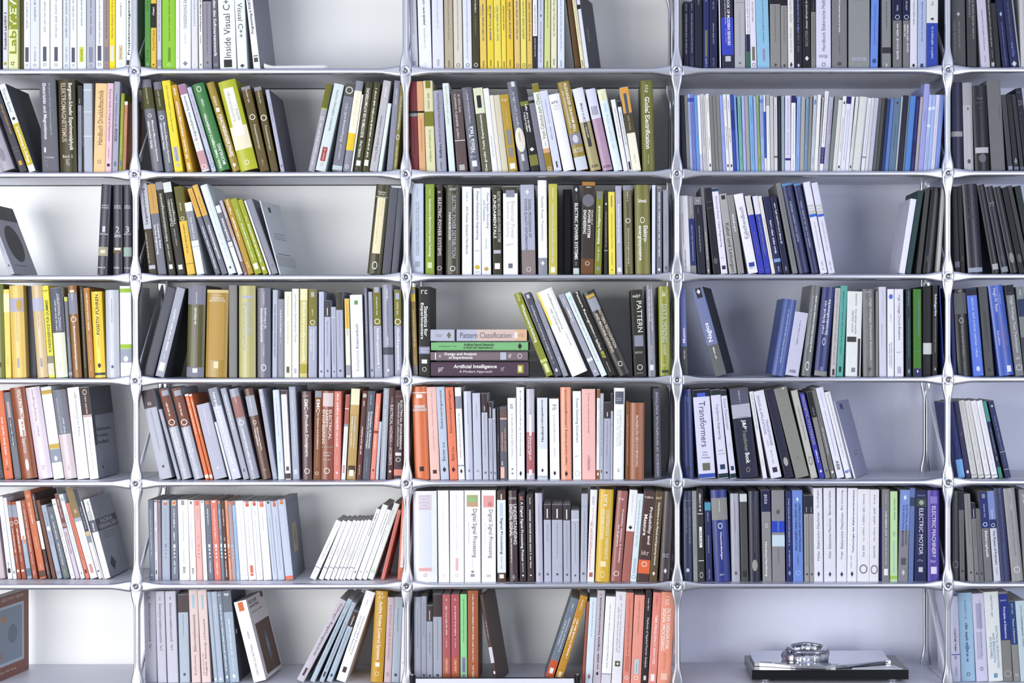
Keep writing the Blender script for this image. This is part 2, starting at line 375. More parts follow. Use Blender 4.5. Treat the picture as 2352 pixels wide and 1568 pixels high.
1366 1572 944 142 R | 3a7c3e | 185 275 e8f0e8 /.4 !o ; 390 530 dcecd8 /.3 ~ ; 620 1490 f8faf4 /u.26@.38b REAL-TIME OBJECT-ORIENTED ; 1120 1450 f8faf4 /u.26@.74b MODELING
1602 1732 1174 110 R | 9c862c | 340 490 f4f0dc /.4 ~ ; 520 585 fcfcf4 /.45 = ; 615 1300 fcfaf0 /u.62b Simulationstechnik ; 1400 1470 f4f4ec /.45 !q
1722 2032 1354 100 R | b4ba22 | 830 1200 f0e8cc /.98 = ; 220 980 fafcfa /.56 = ; 270 760 8a9070 /u.24@.42 Automatisierungs- ; 510 750 8a9070 /u.2@.64 technik 1 ; 1375 1450 fafafa !o
2046 2198 1734 172 | 5c4c1c | 172 225 8c8c98 = ; 230 430 e8e4d8 /.25 ~ ; 620 710 f0ece0 !o ; 790 1185 f2eee4 /.3 Prozessautomatisierung 1 ; 1350 1440 d8d4c0 /.2 ~
2220 2342 1940 176 | 564a1e | 176 235 8c8c98 = ; 240 440 e8e4d8 /.3 ~ ; 625 720 f0ece0 !o ; 795 1195 f2eee4 /.35 Prozessautomatisierung 2
# 1 1 610 176 7
246 310 -5 215 s=5c5c6a d200 | b0b2c6 | 430 740 7c7e90 /u.35 ~ ; 1420 1460 778 /.4 =
680 782 978 98 R | a8a6b2 | 98 500 6c6c1c = ; 500 530 b4b860 = ; 640 700 eee !o ; 740 1420 f0f0f4 /u.4 ~
792 960 1105 102 | d6e4e4 | 190 870 777a70 /u.28 ~ ; 1140 1370 a84444 /.5 = ; 1160 1350 e8c8c8 /u.25 ~ ; 1400 1450 d89890 !o
1062 1225 1285 95 | 7a7c8a | 95 310 50524e = ; 150 270 d8d8d0 !o ; 430 1050 f0f0f4 /u.34 SPS-Programmierung mit IEC 1131-3 ; 1090 1340 d8d8e0 /u.25 ~ ; 1440 1510 c0d0d0 =
1236 1362 1455 62 R | 8a8c9a | 225 910 fffce2 = ; 910 1190 f2ce30 = ; 240 800 d8c880 /u.4 ~ ; 1425 1485 f4f4f4 !o
1366 1392 1548 285 | f0f4f4 |
1410 1542 1602 80 R | 363410 | 180 980 f6f4e4 /u.4b BUSSYSTEME IN DER AUTOMATISIERUNG ; 1030 1300 f6f4e4 /u.4b SCHNELL (Hrsg.) ; 1355 1440 f0f0e8 /.55 =
1546 1660 1738 85 R | 3e3c12 | 180 970 f6f4e4 /u.4b ~ ; 990 1300 f6f4e4 /u.4b ~ ; 1345 1440 f0f0e8 /.6 =
1666 1792 1896 55 | c0bec4 | 150 320 fafafa /u.3b ~ ; 625 1190 58586a /u.36 EIB planen und installieren ; 1210 1370 888898 /u.32 Scherg
1802 1862 1966 425 | e2f0ec |
1942 2040 2080 60 | 8c8e9e | 180 450 f0f0f4 /u.3 ~ ; 1410 1450 778 !o
2046 2112 2166 130 | 8a8242 | 310 850 fafae8 /u.5 Feldbussysteme in der Praxis ; 930 1020 eee !o ; 1110 1450 f0f0e0 /u.4 ~
# 1 2 926 176 7
132 252 95 80 | 7c2e36 | 552 590 120c0c = ; 590 640 8c9098 = ; 680 1250 501c22 /u.3 ~
260 368 155 80 | e0aa7c | 555 588 241408 = ; 588 625 d8c880 = ; 680 1200 a87850 /u.25 ~
376 526 280 70 | e0deb0 | 70 190 7c7c20 /.55 = ; 258 520 667 /u.3 ~ ; 565 800 7c7c20 = ; 865 1370 88886c /u.3 ~
540 704 450 228 R | a0a0b4 | 280 1065 3c3c4c /u.22 DIE DRITTE INDUSTRIELLE REVOLUTION ; 1090 1310 3c3c4c /u.26b Rifkin ; 1370 1510 556 /.25 ~
738 842 614 110 | e0ecee | 150 760 b4b888 /u.4 ~
868 1045 764 236 | 5c4c4c | 290 1000 d8d4d4 /u.3@.35 ~ ; 290 580 d8d4d4 /u.25@.7 ~ ; 1025 1040 ccc = ; 1420 1510 b8b8b8 /.5 =
1078 1256 920 186 R | 60626f | 230 760 e4e4ec /u.2 ~ ; 810 1230 fafafa /u.42b Nikola Tesla ; 1280 1310 dde /h.7 ~ ; 1360 1455 f0f0f0 /.45 =
1272 1432 1120 186 | 5e5e44 | 186 600 dfe4c4 = ; 310 510 24242c /.45 = ; 620 1520 f4f4f4 /u.3b Das große Tesla Experimente
1436 1528 1284 192 | f0f2f4 | 960 1310 778 /.2 ~
1530 1592 1338 308 | ece8da |
1594 1695 1402 308 | d8d2ba |
1702 1848 1458 310 | ba982e | 370 425 f0e8c0 /h.6 ~ ; 520 830 d8ccb0 /u.2 ~ ; 870 1000 8c8c88 /.55 = ; 1010 1110 8c8c88 /.55 = ; 1150 1300 8c8c88 /.55 = ; 1400 1490 f4f4ec /.6 =
1882 2046 1548 116 R | 686a78 | 116 200 dfe4e8 /.35@.6 = ; 280 820 ececf4 /.28 to light such a candle ; 840 1230 ece8d6 /.98 !c ; 920 1080 6c6c64 /.25 ~ ; 1260 1370 d8d8d8 /.3 =
2062 2205 1758 192 | 1a1a1c | 420 490 7c8030 = ; 470 910 f4f4f4 /u.3@.62b ~ ; 580 900 f4f4f4 /u.26@.3b ~ ; 1150 1215 f0f0f0 /.55 !q ; 1270 1440 7c7c3c =
2212 2310 1962 335 | 7c7c8a | 335 395 8c8e98 = ; 395 440 1c1c24 =
# 1 2 1230 176 7
182 292 -144 135 | f0f4ee | 130 275 8a7c24 = ; 1165 1235 e0aa7c = ; 1235 1520 9a7e20 = ; 300 1020 5c6a38 /u.55 Vom Calculus zum Chaos ; 1040 1140 99a /u.2 ~ ; 1455 1510 f4f4f4 !o
302 432 8 248 | d8dcf2 | 380 770 8a8ea4 /u.2 ~ ; 800 1030 666a84 /u.25 ~ ; 1370 1470 34343c /.18 =
452 642 155 310 R | f4f6fe | 405 470 445 /h.7 ~ ; 485 500 99a /h.6 ~ ; 515 530 99a /h.6 ~ ; 545 560 99a /h.6 ~
662 862 328 108 R | 9a8228 | 130 920 faf8ec /.26@.62b ALEXANDER GRAHAM BELL ; 250 840 f4f0e0 /.16@.3 AND THE PASSION FOR INVENTION ; 935 1115 8a8898 = ; 960 1090 d8d8e0 /.45 !c ; 1165 1240 faf8ec /h.85 CHARLOTTE GRAY ; 1310 1520 d4dae4 =
886 1066 590 205 R | a89e6e | 205 745 e8eaf6 = ; 455 740 26262a /u.3b ~ ; 760 1145 3c3c3c /.34 = ; 780 1000 d0c8a0 /u.22b ~ ; 1435 1475 2c2a22 /h.6b ICON
1086 1252 800 214 R | b494ae | 214 690 dcdcf0 = ; 420 680 667 /h.6 ~ ; 1440 1480 3c2c38 /h.7b ICON
1266 1408 990 220 R | e2f2f4 | 220 400 eef0ca = ; 290 390 b8c090 /.3 ~ ; 450 1200 b8c8dc /.4 ~
1420 1495 1210 375 | f4f4f6 | 520 990 889 /.3 ~
1500 1562 1304 395 | e6eaec | 395 490 1c1c20 = ; 570 1110 667 /.35 ~ ; 1370 1500 2a2a30 /.5 =
1564 1705 1352 182 | f8f4de | 182 595 e0a242 = ; 595 915 4e4628 = ; 280 620 44546a /.35 = ; 640 890 b8b0a0 /.3 ~ ; 1260 1400 889 /.12 ~
1722 1925 1686 65 R y6 | 6c6e20 | 140 290 d8d8c0 /.4 ~ ; 330 1165 fafaf0 /.38b Global Electrification ; 1265 1420 e0e0c8 /.14 ~
# 1 3 1546 176 7 J
150 222 105 300 | 1a1c34 |
226 278 122 305 | 84847e | 440 900 555 /.3 ~
280 322 180 285 | a4b4e2 | 345 410 4a5cb6 = ; 450 940 445 /.3 ~
326 382 222 280 | 7480ce | 345 410 3a4aaa = ; 450 1160 344 /.3 ~ ; 1330 1480 445 /.3 ~
386 436 290 300 | 6a9cda |
438 482 345 300 | f0f0fc | 1250 1510 c8c8e4 =
488 552 395 282 | c8c8cc | 360 1120 667 /.3 ~ ; 1240 1480 99a /.25 ~
553 576 465 300 | e0e0dc |
578 628 490 280 | f0f0ee | 360 580 222 /.3 ~ ; 980 1180 222 /.35 ~ ; 1400 1450 222 /.4 =
632 690 550 310 | 7c7c7b |
692 742 605 315 | 808082 |
745 800 665 310 | 858582 | 940 1060 667 /.25 ~
804 858 725 300 | 96a6e6 | 960 1060 667ac0 /.25 ~
862 912 798 286 | eeeeec | 370 550 222 /.3 ~ ; 805 1170 222 /.3b ~ ; 1410 1455 222 /.4 =
915 970 858 286 | e8e8ee | 390 560 334 /.3 ~ ; 825 1075 222 /.3b ~ ; 1410 1455 222 /.4 =
974 1030 915 286 | 2c4aa2 | 540 860 1c3484 =
1032 1068 975 305 | 7c9ada |
1075 1132 1030 312 | 74b0a6 | 450 890 2c5c54 /.25 ~ ; 1300 1400 2c5c54 /.25 ~
1136 1182 1098 308 | b0b4ea | 880 1140 7c80c0 /.25 ~
1188 1248 1145 310 | a4a4a2 |
1255 1322 1212 300 | 7cb2de | 460 760 345c8c /.25 ~ ; 850 1400 345c8c /.2 ~
1325 1372 1288 318 | a8aee6 |
1376 1416 1335 295 | 8cb45e | 450 1110 3c5c28 /.3 ~ ; 1290 1400 2c4420 /.3 ~
1420 1476 1388 295 | a0b2e6 | 365 425 6a84da = ; 460 980 3c4c84 /.25 ~ ; 1250 1400 3c4c84 /.2 ~
1478 1510 1450 295 | e8e8ee | 565 1310 2454ba =
1512 1566 1494 292 | eeeef0 | 292 470 a8a8a6 = ; 500 1080 99a /.2 ~
1570 1626 1555 312 | c6c6c8 |
1630 1683 1620 332 | d8d8de | 460 1250 667 /.25 ~ ; 1275 1302 55555a =
1686 1742 1680 310 | 10141e | 380 1280 8a8c90 /.12 ~
1746 1797 1740 315 | 94a8b6 |
1800 1890 1802 305 | d8d8f2 | 350 860 8a8a78 /.2 ~ ; 900 1270 6c6c9c /.2 ~ ; 1310 1346 26267e =
1894 1966 1902 298 | f0f0f2 | 298 420 1c1c5e = ; 490 1260 556 /.2 ~ ; 1330 1480 556 /.2 ~
1970 2032 1995 318 | 8cace2 | 450 1080 3c548c /.2 ~ ; 1290 1480 34508c /.25 ~
2036 2102 2064 320 | aaaaa6 |
2105 2156 2140 345 | 7c9cba | 480 1100 34506c /.3 ~ ; 1180 1470 34506c /.25 ~
2158 2206 2200 310 | 8c8c8a |
# 1 3 1850 176 7 J
80 136 135 302 | c4ccd6 | 370 450 5c80c8 /.5 = ; 480 1000 889 /.2 ~ ; 1300 1420 778 /.3 ~
138 196 198 290 | eeeeec |
200 224 275 330 | b8b8b6 |
226 286 318 232 | f0f0f6 | 270 1090 667 /.25 ~ ; 1135 1400 24287e = ; 1150 1380 c8c8e0 /.3 ~
290 366 380 325 | b0b0c2 | 520 930 667 /.3@.7 ~ ; 1080 1410 667 /.2@.7 ~
370 432 485 310 | 7c8682 |
435 502 555 372 | dcdcdc |
503 560 618 310 | eaeae8 | 400 440 222 /.35 = ; 660 1210 334 /.25 ~ ; 1430 1475 222 /.4 =
562 640 675 312 | e4e4f4 | 312 435 1c1c66 = ; 530 1360 7c7ca4 /.2 ~
642 692 745 318 | ececf4 | 440 1160 88889c /.2 ~
693 742 815 320 | dededf | 770 1160 556 /.2 ~ ; 1430 1475 222 /.4 =
745 882 905 318 R | d8dcd8 | 380 1490 222 /.06@.94 ~ ; 380 1490 444 /.05@.06 ~
890 952 1065 345 | e4e4f2 | 440 1250 8888a4 /.2 ~ ; 1285 1310 8c8c98 =
956 1002 1135 345 | dcdcda | 480 1120 99a /.2 ~
1005 1072 1180 345 | c0c0d6 |
1080 1130 1255 345 | 5c5e62 |
1132 1182 1300 345 | 4a4a4c |
1186 1216 1355 345 | 0c0c12 |
1220 1271 1400 365 | 1c3a72 |
1273 1332 1440 355 | 5c7cc2 |
1335 1442 1510 335 | 5c7892 | 400 440 222 /.2 = ; 770 1180 223 /.14 ~
1445 1472 1565 320 | b4bcc2 |
1475 1562 1620 300 | 141a34 |
1563 1590 1690 305 | 6a7a82 |
1592 1682 1720 305 | 4c84ce |
1685 1752 1810 315 | 10125e | 370 1030 8888c0 /.2 ~ ; 1290 1500 8888c0 /.2 ~
1755 1802 1870 325 | b0aca6 |
1808 1896 1930 115 | a0a4de | 560 720 5c6094 /.2 ~
1898 1955 2005 290 | b4c4ee | 490 540 e4ecfc = ; 770 810 e4ecfc = ; 970 1440 445 /.2 ~
1957 2010 2060 290 | a8bcea | 480 530 d8e4fc =
2012 2076 2110 290 | d8d8ee | 450 1350 8c7c90 /.15 ~
2080 2150 2172 290 | 8098de | 1330 1500 445 /.2 ~
# 1 4 2160 176 7
178 372 160 92 R | 14183e | 885 968 9a9a9e /.95 = ; 400 410 334 /h.6 ~ ; 460 470 334 /h.6 ~
386 542 320 102 R | b4b4ba | 100 460 a4a4aa = ; 500 545 333 /.1 = ; 1330 1400 555 /.35 !c
560 802 468 150 R | 0b0d1c | 345 375 889 /h.4 ~ ; 415 440 667 /h.6 ~ ; 505 525 667 /h.3 ~ ; 1145 1235 bcbcc2 /.9 = ; 1250 1385 6c6e74 /.5 !c
822 1052 695 60 | 6c6e71 | 480 700 55575a /.12@.8 ~
1092 1172 970 295 | 3c3c46 | 1440 1500 8a92a6 /.9 =
1186 1272 1062 285 | 14161f | 400 1240 55565c /.2 ~ ; 1300 1420 8890a4 /.6 !q ; 1450 1500 6c7488 /.9 =
1288 1352 1140 290 | 2c2e33 | 1455 1500 5a6274 /.9 =
1362 1460 1210 190 | 0e1228 | 240 270 889 /h.6 ~ ; 345 490 778 /h.6 ~ ; 580 600 667 /h.6 ~
# 2 0 0 410 7
165 245 -267 420 s=a0a2ac d190 | b8bac8 | 1000 1230 778 /.3 ~ ; 1390 1430 667 /.4 !c ; 420 660 2c2c30 /F1@.5 = ; 740 1340 34343a /F.62@.5 !c ; 1390 1420 556 /F.5@.4 ~
1562 1722 1630 90 R | 3a3a46 | 415 440 f0f0f4 /h.7 Lexikon ; 450 480 f0f0f4 /h.75 der Chemie ; 765 860 d0d2dc /h.3 1 ; 875 905 fafafa /h.85 A bis Gem ; 1100 1245 a8a48c = ; 1150 1200 e0dcc0 /.5 = ; 1415 1450 e8e8f0 /h.8 ~
1822 1970 1820 100 R | 393945 | 425 450 f0f0f4 /h.7 Lexikon ; 455 485 f0f0f4 /h.75 der Chemie ; 770 870 d0d2dc /h.45 2 ; 880 945 fafafa /h.7 Gem bis ; 1105 1195 6c6040 = ; 1115 1150 f0f0ec /.7 = ; 1415 1455 e8e8f0 /h.8 ~
1986 2120 1984 100 R | 393945 | 425 450 f0f0f4 /h.7 Lexikon ; 455 485 f0f0f4 /h.75 der Chemie ; 770 870 d0d2dc /h.45 3 ; 880 905 fafafa /h.85 Nuf bis Z ; 1105 1255 9ab0a4 = ; 1420 1455 e8e8f0 /h.8 ~
# 2 1 306 410 7
256 388 30 90 | 3a3012 | 90 820 c0c2ce = ; 170 745 26262e /u.45b Langzeitarchivierung ; 880 1360 d8d4c8 /.25@.2 ~ ; 1400 1460 b8bcc8 /.8 =
400 542 165 105 | 70727f | 105 575 c89e54 = ; 180 520 8c6c38 /.2 ~ ; 740 1130 f2f2f6 /.3@.68b Computer Aided ; 750 1225 f2f2f6 /.3@.32b Service Engineering
570 688 288 70 | 2c2a1a | 70 195 8c8c98 = ; 255 1020 e8e8dc /u.5 Informationsmanagement ; 1060 1330 d8d8c8 /.3 ~ ; 1390 1460 e8e8e0 /.5 =
716 852 435 72 | 26241c | 72 235 dce4de = ; 340 770 e8e8dc /u.36@.3 Dokumenten- ; 345 745 e8e8dc /u.36@.72 Management ; 820 1100 b8b8a8 /.25 ~ ; 1395 1470 e8e8e0 /.5 =
872 1002 652 140 | e8be44 | 140 690 5c5a24 = ; 400 540 ece8d0 /.25 ~ ; 620 680 f4f0e0 !o ; 740 1210 34302c /.3 ~ ; 1370 1380 8c7448 =
1026 1148 785 400 | e8f2f6 | 540 1010 8a8e9a = ; 640 980 eef2f6 /u.3 ~ ; 1100 1110 aab =
1326 1410 865 170 | 6c6e7c | 170 630 dcaa4c = ; 240 480 8c6c2c /.25 ~ ; 780 1460 eef0f4 /.42b Computer Netze und ihre Dienste
1430 1524 948 115 | 70727f | 115 605 e0b254 = ; 300 580 8c6c2c /.3 ~ ; 765 1305 f4f4f8 /.5b Netzwerkmanagement
1540 1668 1075 120 R | e2eef2 | 380 1300 a8b0bc /.3 ~ ; 1420 1470 445 /.35 !q
1690 1768 1318 445 | ecf2f8 | 560 1030 70727f = ; 650 1000 f6f6fa /u.55b Datenformate ; 1100 1110 99a =
1790 1842 1383 360 | c0b8c6 | 640 960 b89c98 = ; 980 1300 e8ecf4 /.4 ~ ; 1340 1530 8c6c60 =
1850 1948 1458 342 | b8922e | 360 590 faf4e4 /.4b ~ ; 640 990 faf4e4 /.45b ~ ; 1360 1450 f4ecd8 /.4 ~
1962 2080 1544 342 | 9aa420 | 520 700 f4f8dc /.25 ~ ; 740 1330 fafce8 /.28b ~ ; 1380 1470 fafaf0 /.6 =
2090 2172 1680 352 | a0a824 | 620 700 f4f8dc /.3 ~ ; 740 1370 fafce8 /.4b ~ ; 1430 1480 fafaf0 /.5 =
2190 2224 1780 360 | e8eaf4 |
2236 2342 1815 350 s=5a5c68 | 8a8c98 | 1390 1440 777a88 /.3 =
# 2 1 610 410 7
226 246 -112 355 s=d6dee4 d170 w-7 | e0e6f0 | 440 520 34343c /F.12@.35 = ; 860 885 55585c /F.6@.5 ~ ; 905 925 55585c /F.6@.5 ~ ; 945 965 55585c /F.6@.5 ~ ; 1200 1212 778 /F.7@.5 = ; 1235 1400 c0c6c8 /F1@.5 =
1628 1856 1815 85 R | 3c3a18 | 190 225 f4f0dc /h.55 Kramme ; 230 262 f4f0dc /h.5 (Hrsg.) ; 285 292 f0ecd8 /.9 = ; 300 1210 efe6c0 /.58 = ; 330 1080 d0bc80 /.14@.42 ~ ; 330 600 d0bc80 /.14@.62 ~ ; 1340 1470 e8e8dc /.38 !o
1866 2004 2062 140 | 545661 | 
2016 2125 2150 150 | 5a5c68 | 
# 2 2 926 410 7
135 330 132 80 | c8d2e4 | 375 1240 8a8ea0 /.3 ELECTRICAL POWER DISTRIBUTION & TRANSMISSION ; 160 320 99a /.2 ~ ; 1330 1420 a0a8b8 /.4 =
356 502 356 90 | 8aa236 | 170 270 f0f4dc /.22 ~ ; 330 1260 fafcec /.32b Introduction to Electrical Power System Technology ; 1345 1440 d8e4b0 /.5 =
540 628 546 92 | 3a2c2c | 190 240 d8d4d0 /h.8 ~ ; 305 1240 f8f4f0 /.62 ELECTRIC POWER SYSTEMS ; 1405 1475 d8d4d0 !o
684 914 688 104 R | 3e3c28 | 155 192 f0f0e4 /h.5 SHORT ; 250 256 88866c /.7 = ; 1280 1286 88866c /.7 = ; 275 1270 c8ccd6 /.28@.58 ELECTRIC POWER DISTRIBUTION ; 550 1000 f0f0e8 /.16@.28b HANDBOOK ; 1405 1490 e8e8e4 !o
946 1106 946 130 | f2f6fe | 210 380 889 /.2 ~ ; 450 1220 3a3c44 /.3@.48 AC Power Systems Handbook ; 1360 1440 f0e8c8 !o
1130 1256 1128 155 | eef2fe | 210 980 4c4e58 /.38 Power Distribution Engineering ; 1150 1172 778 /h.6 ~ ; 1390 1460 d8b440 /.65 !c ; 1490 1510 667 /h.6 ~
1266 1416 1254 145 | f0f4fe | 235 800 4c4e58 /.28@.68 Power System Grounding ; 350 680 6c6e78 /.22@.32 and Transients ; 970 1140 889 /.14 ~ ; 1420 1485 c8a850 /.5 !c
1446 1592 1428 128 | 34321f | 210 1020 b8b8b0 /.34@.76b ELECTRIC MACHINES AND POWER SYSTEM ; 270 960 f4f4ea /.34@.28b FUNDAMENTALS ; 1150 1205 b8bcc8 /.8 = ; 1360 1455 f0f0ee /.6 =
1612 1850 1606 130 | fafafe | 130 238 3a3a28 = ; 185 300 8a90a2 /.6 = ; 365 970 bcbcbe /.26@.68 Electrical Power ; 370 950 c8c8c8 /.26@.32 Systems Quality ; 1040 1085 b8b8bc /h.6 ~ ; 1365 1440 667080 /.3 =
1912 2136 1884 100 | b2b6c8 | 1150 1540 8a7e7c = ; 175 260 e8ecf4 /.28 !q ; 335 950 3c3c48 /.2@.66 SIGNAL PROCESSING OF ; 335 1160 3c3c48 /.2@.36 POWER QUALITY DISTURBANCES ; 1420 1500 d8d4d4 /.35 !o
# 2 2 1230 410 7
48 196 34 25 R | fcfcfe | 1275 1540 8e92a0 = ; 290 1000 7c7e84 /.26 Flexible Power Transmission ; 1320 1400 e8ecf0 /.4 !q
212 352 210 85 s=6a6a34 | c6be54 | 150 340 fafae8 /.25 ~ ; 400 1370 dfe0ec /.34 ~ ; 1420 1510 f4f4ec /.5 =
440 580 440 175 y55 | 15151b | 
606 702 608 105 | 1f1f1c | 140 215 e8e8e8 /.5 !q ; 250 360 889 /.15 ~ ; 395 1300 fafaf6 /.56b ELECTRIC POWER SYSTEMS ; 1440 1540 c8d8d2 = ; 1340 1400 aaa /.3 ~
724 938 748 48 | 352b26 | 48 112 b07c3c = ; 1290 1540 6c4624 = ; 120 150 f4f0e8 /h.4b ~ ; 250 455 70707c /.9 !c ; 505 740 e8e0d8 /.12@.82b Handbook of ; 505 950 f8f4ee /.24@.58b POWER SYSTEM ; 505 890 f8f4ee /.24@.25b ENGINEERING ; 1330 1400 d8d0c8 /.35 !o
946 1058 980 202 | 80861c | 195 330 788094 /.6 = ; 430 1050 fafae8 /u.5b Elektrische Anlagentechnik ; 1090 1320 f4f4d8 /u.35 ~ ; 1410 1490 8c94a8 /.6 !q
1100 1162 1104 190 | 27271f | 385 430 e8e8e0 /.5 !q ; 510 1100 c8c8b8 /u.35 ~ ; 1150 1165 99a =
1180 1288 1168 214 | f2e252 | 270 460 888ca0 /.2 = ; 550 1130 5c5420 /u.2 ~ ; 1190 1390 5c5420 /u.2 ~ ; 1455 1485 8c7c20 !q
1304 1402 1284 118 | b0b2c2 | 200 330 e8e8f0 /u.25 ~ ; 410 1030 f6f6fa /u.45b Elektrische Energieverteilung ; 1080 1360 e8e8f4 /u.3 ~ ; 1430 1500 f0f0f4 /.6 =
1432 1578 1404 108 R | 5c582a | 108 190 8c8e9c = ; 200 370 ece8d8 /.25 ~ ; 640 720 ece8dc !o ; 800 1400 f0ecdc /.26 Elektrische Energieversorgung 1
1606 1858 1590 104 R | 75732e | 330 390 fafaec /h.55b Schwab ; 620 720 f0f0e4 /.3 !o ; 760 1030 fcfcf4 /.28@.7b Elektro- ; 760 1320 fcfcf4 /.28@.32b energiesysteme
1872 1928 1875 104 | dfe4f6 | 
1946 2034 1944 110 | 70747f | 130 160 e8e8ec /h.8 ~ ; 220 860 f4f4f8 /u.4b ~ ; 880 1250 f4f4f8 /u.35b ~ ; 1435 1490 fafafa /.5 !q
2056 2148 2048 185 y5 | 9ea2b0 | 600 1060 778 /u.2 ~ ; 1410 1460 667 /.35 =
# 2 3 1546 410 7
152 288 100 278 | e2e2e8 | 560 1080 445 /.15@.3 ~ ; 1140 1490 445 /.2@.45 ~
290 382 163 288 | 86888c | 650 1400 222e6e = ; 330 620 d8d8d8 /.3 ~ ; 750 1320 dce0f0 /.22 ~
400 530 268 300 | 14182e | 300 430 808286 = ; 340 390 ddd /h.3 ~ ; 470 590 8890a8 /.2 ~ ; 765 1200 c8ccdc /.18 ~
548 602 332 145 | 707276 | 860 1310 f0f0f0 /.4 ~ ; 1460 1500 ddd /.5 !q
650 768 398 170 | 10121f | 380 400 778 /h.7 ~ ; 480 495 889 /h.7 ~ ; 1280 1380 55585c /.6 !c
775 884 532 172 | e6e4f2 | 172 225 223e62 = ; 305 1110 5c6088 /.36 Electrical Power Cable Engineering ; 1270 1290 889 /h.6 ~ ; 1405 1465 1c2c4c /.55 =
906 1032 684 260 | aaaaaa | 285 350 2c2c2e /.5 = ; 730 1510 2a2a2e /.62 Kabel und Leitungen
1046 1152 836 275 | 8c8c8b | 580 860 f4f4f0 /.4b ~
1216 1374 973 260 | f0f0fe | 470 980 66667c /u.4 Kabelhandbuch ; 860 960 88889c /u.15@.8 ~ ; 1360 1430 3448a4 /.6 = ; 1440 1460 445 /h.6 ~
1386 1484 1148 282 | 2c3ab2 | 282 590 d2d0cc = ; 870 1240 8c6c88 /.3 ~ ; 1460 1475 8c98e0 /h.5 ~
1490 1582 1272 285 | 2a38ae | 285 580 e4e2ee = ; 600 1240 8c9480 /.32b ~ ; 1465 1485 8c98e0 /h.5 ~
1590 1648 1366 285 | e8e4de | 640 1320 665c54 /.25 ~
1656 1768 1444 300 | 141c4e | 680 1210 e4e8f0 /.35b ~ ; 1295 1350 7c9cd4 = ; 1420 1500 d0d4e0 /.3 ~
1780 1884 1562 298 | 101840 | 405 1065 e4e8f0 /.34b ~ ; 1420 1500 d0d4e0 /.35 ~
1925 2012 1652 78 | 7e8080 | 200 1420 55585c /.2 ~
2030 2204 1744 88 R | 101c52 | 88 128 5a8cc4 = ; 170 330 4c70a8 /.2 ~ ; 380 1040 bcc8dc /.22 ~
2232 2352 1934 84 R | 122059 | 84 124 5a8cc4 = ; 160 320 4c70a8 /.25 ~ ; 370 1130 bcc8dc /.3 ~
# 2 3 1850 410 7
245 362 -38 65 | e6e6f6 | 430 460 c8c8c4 = ; 480 500 c8c8c4 = ; 520 575 c8c8c4 = ; 580 625 3c64d2 = ; 700 1180 8a8a9c /.2 ~ ; 1340 1490 88887c /.35 ~
376 482 95 75 | e0e0f2 | 430 460 c8c8c4 = ; 480 500 c8c8c4 = ; 520 575 c8c8c4 = ; 580 620 3c64d2 = ; 700 1180 8a8a9c /.2 ~ ; 1340 1490 88887c /.35 ~
1500 1600 1690 320 s=c8c8da | ececfe | 
1612 1700 1818 188 | 1c3c3e | 
1782 1858 1930 160 | 3c3c3a | 
1862 2045 2000 130 R y15 | 0b0d16 | 410 900 55565c /u.12 ~ ; 1230 1360 4c4e50 /.4 !c
2108 2162 2124 155 | c8ccca | 200 1480 667 /.15 ~
# 2 4 2160 410 7
232 322 185 130 | 0b0d1a | 340 1030 4c4e54 /.2 ~ ; 1335 1430 6a6c7c /.9 =
330 402 245 130 | 090910 | 340 880 4c4e54 /.2 ~ ; 1240 1330 34363c /.6 !c
445 692 318 100 R | 0f132a | 340 350 3c3e48 /.9 = ; 390 410 4c4e58 /h.3 ~ ; 450 480 4c4e58 /h.6 ~ ; 540 570 4c4e58 /h.7 ~ ; 590 660 4c4e58 /h.8 ~ ; 1440 1510 98a0b6 /.95 =
842 962 578 110 R | 0b0d1c | 1380 1470 b0b0b0 /.8 =
980 1112 698 140 R | 0b0f24 | 370 480 8a8c90 /h.6 ~ ; 1220 1360 4c5468 /.4 !c ; 1430 1510 8c929e /.8 =
1132 1262 820 150 R | 090b1a | 300 1000 4c4e54 /.15 ~ ; 1200 1370 8a8c90 /.6 !c
1272 1372 990 150 | 0b0b16 | 1220 1360 5a5c60 /.6 !c
1382 1452 1080 120 | 36363c | 
1462 1560 1195 125 | 152220 | 
# 3 0 0 646 7
-70 82 -100 40 R | 6c7214 | 1300 1380 5a4c14 /.4 =
90 186 12 130 | f2d66c | 200 500 f8ecb8 = ; 1230 1380 c0a868 /.3 ~
202 472 122 70 R | e0c064 | 275 490 b0aec2 = ; 300 470 c8a448 /.4@.7 !c ; 500 980 a89c88 /.1 ~ ; 980 1210 f4ecd0 /.12b ~ ; 1240 1390 a8a4b4 /.14 =
480 602 432 80 y25 | 3c3e4c | 
606 782 498 75 R | d2ba8c | 275 485 b8b8ce = ; 505 760 9c8c88 /.15 ~ ; 780 920 f4ecdc /.15b ~ ; 1240 1380 a0a0b8 /.2 =
785 884 668 75 | f4e644 | 130 180 3c3820 /h.8 ~ ; 305 1140 34300c /u.58b KUNDENSERVICE FÜR DUMMIES ; 1200 1320 8c8878 = ; 1320 1510 d8d8c4 =
900 1098 798 108 R | e4e8d0 | 108 830 5c5e6e = ; 200 800 e4e6ec /u.22@.68 CHANGE MANAGEMENT ; 300 800 f4f4f4 /u.16@.4 ~ ; 1310 1420 889 /.1 ~
1112 1168 1028 250 | 70727f | 250 320 c8ca54 = ; 900 1230 d8dce4 /u.3 ~ ; 1260 1400 d8dce4 /u.3 ~ ; 1460 1510 a8a8b8 =
1176 1322 1084 70 R | 8a5c20 | 190 530 8a8c9a = ; 145 180 f4f0e4 /.5 = ; 200 320 f0f0f0 /.2 ~ ; 570 660 f0ece0 !o ; 725 1420 faf4e8 /.26b Beschwerdemanagement
1350 1412 1274 80 | 2a2816 | 130 1400 c8c8b0 /.25 ~
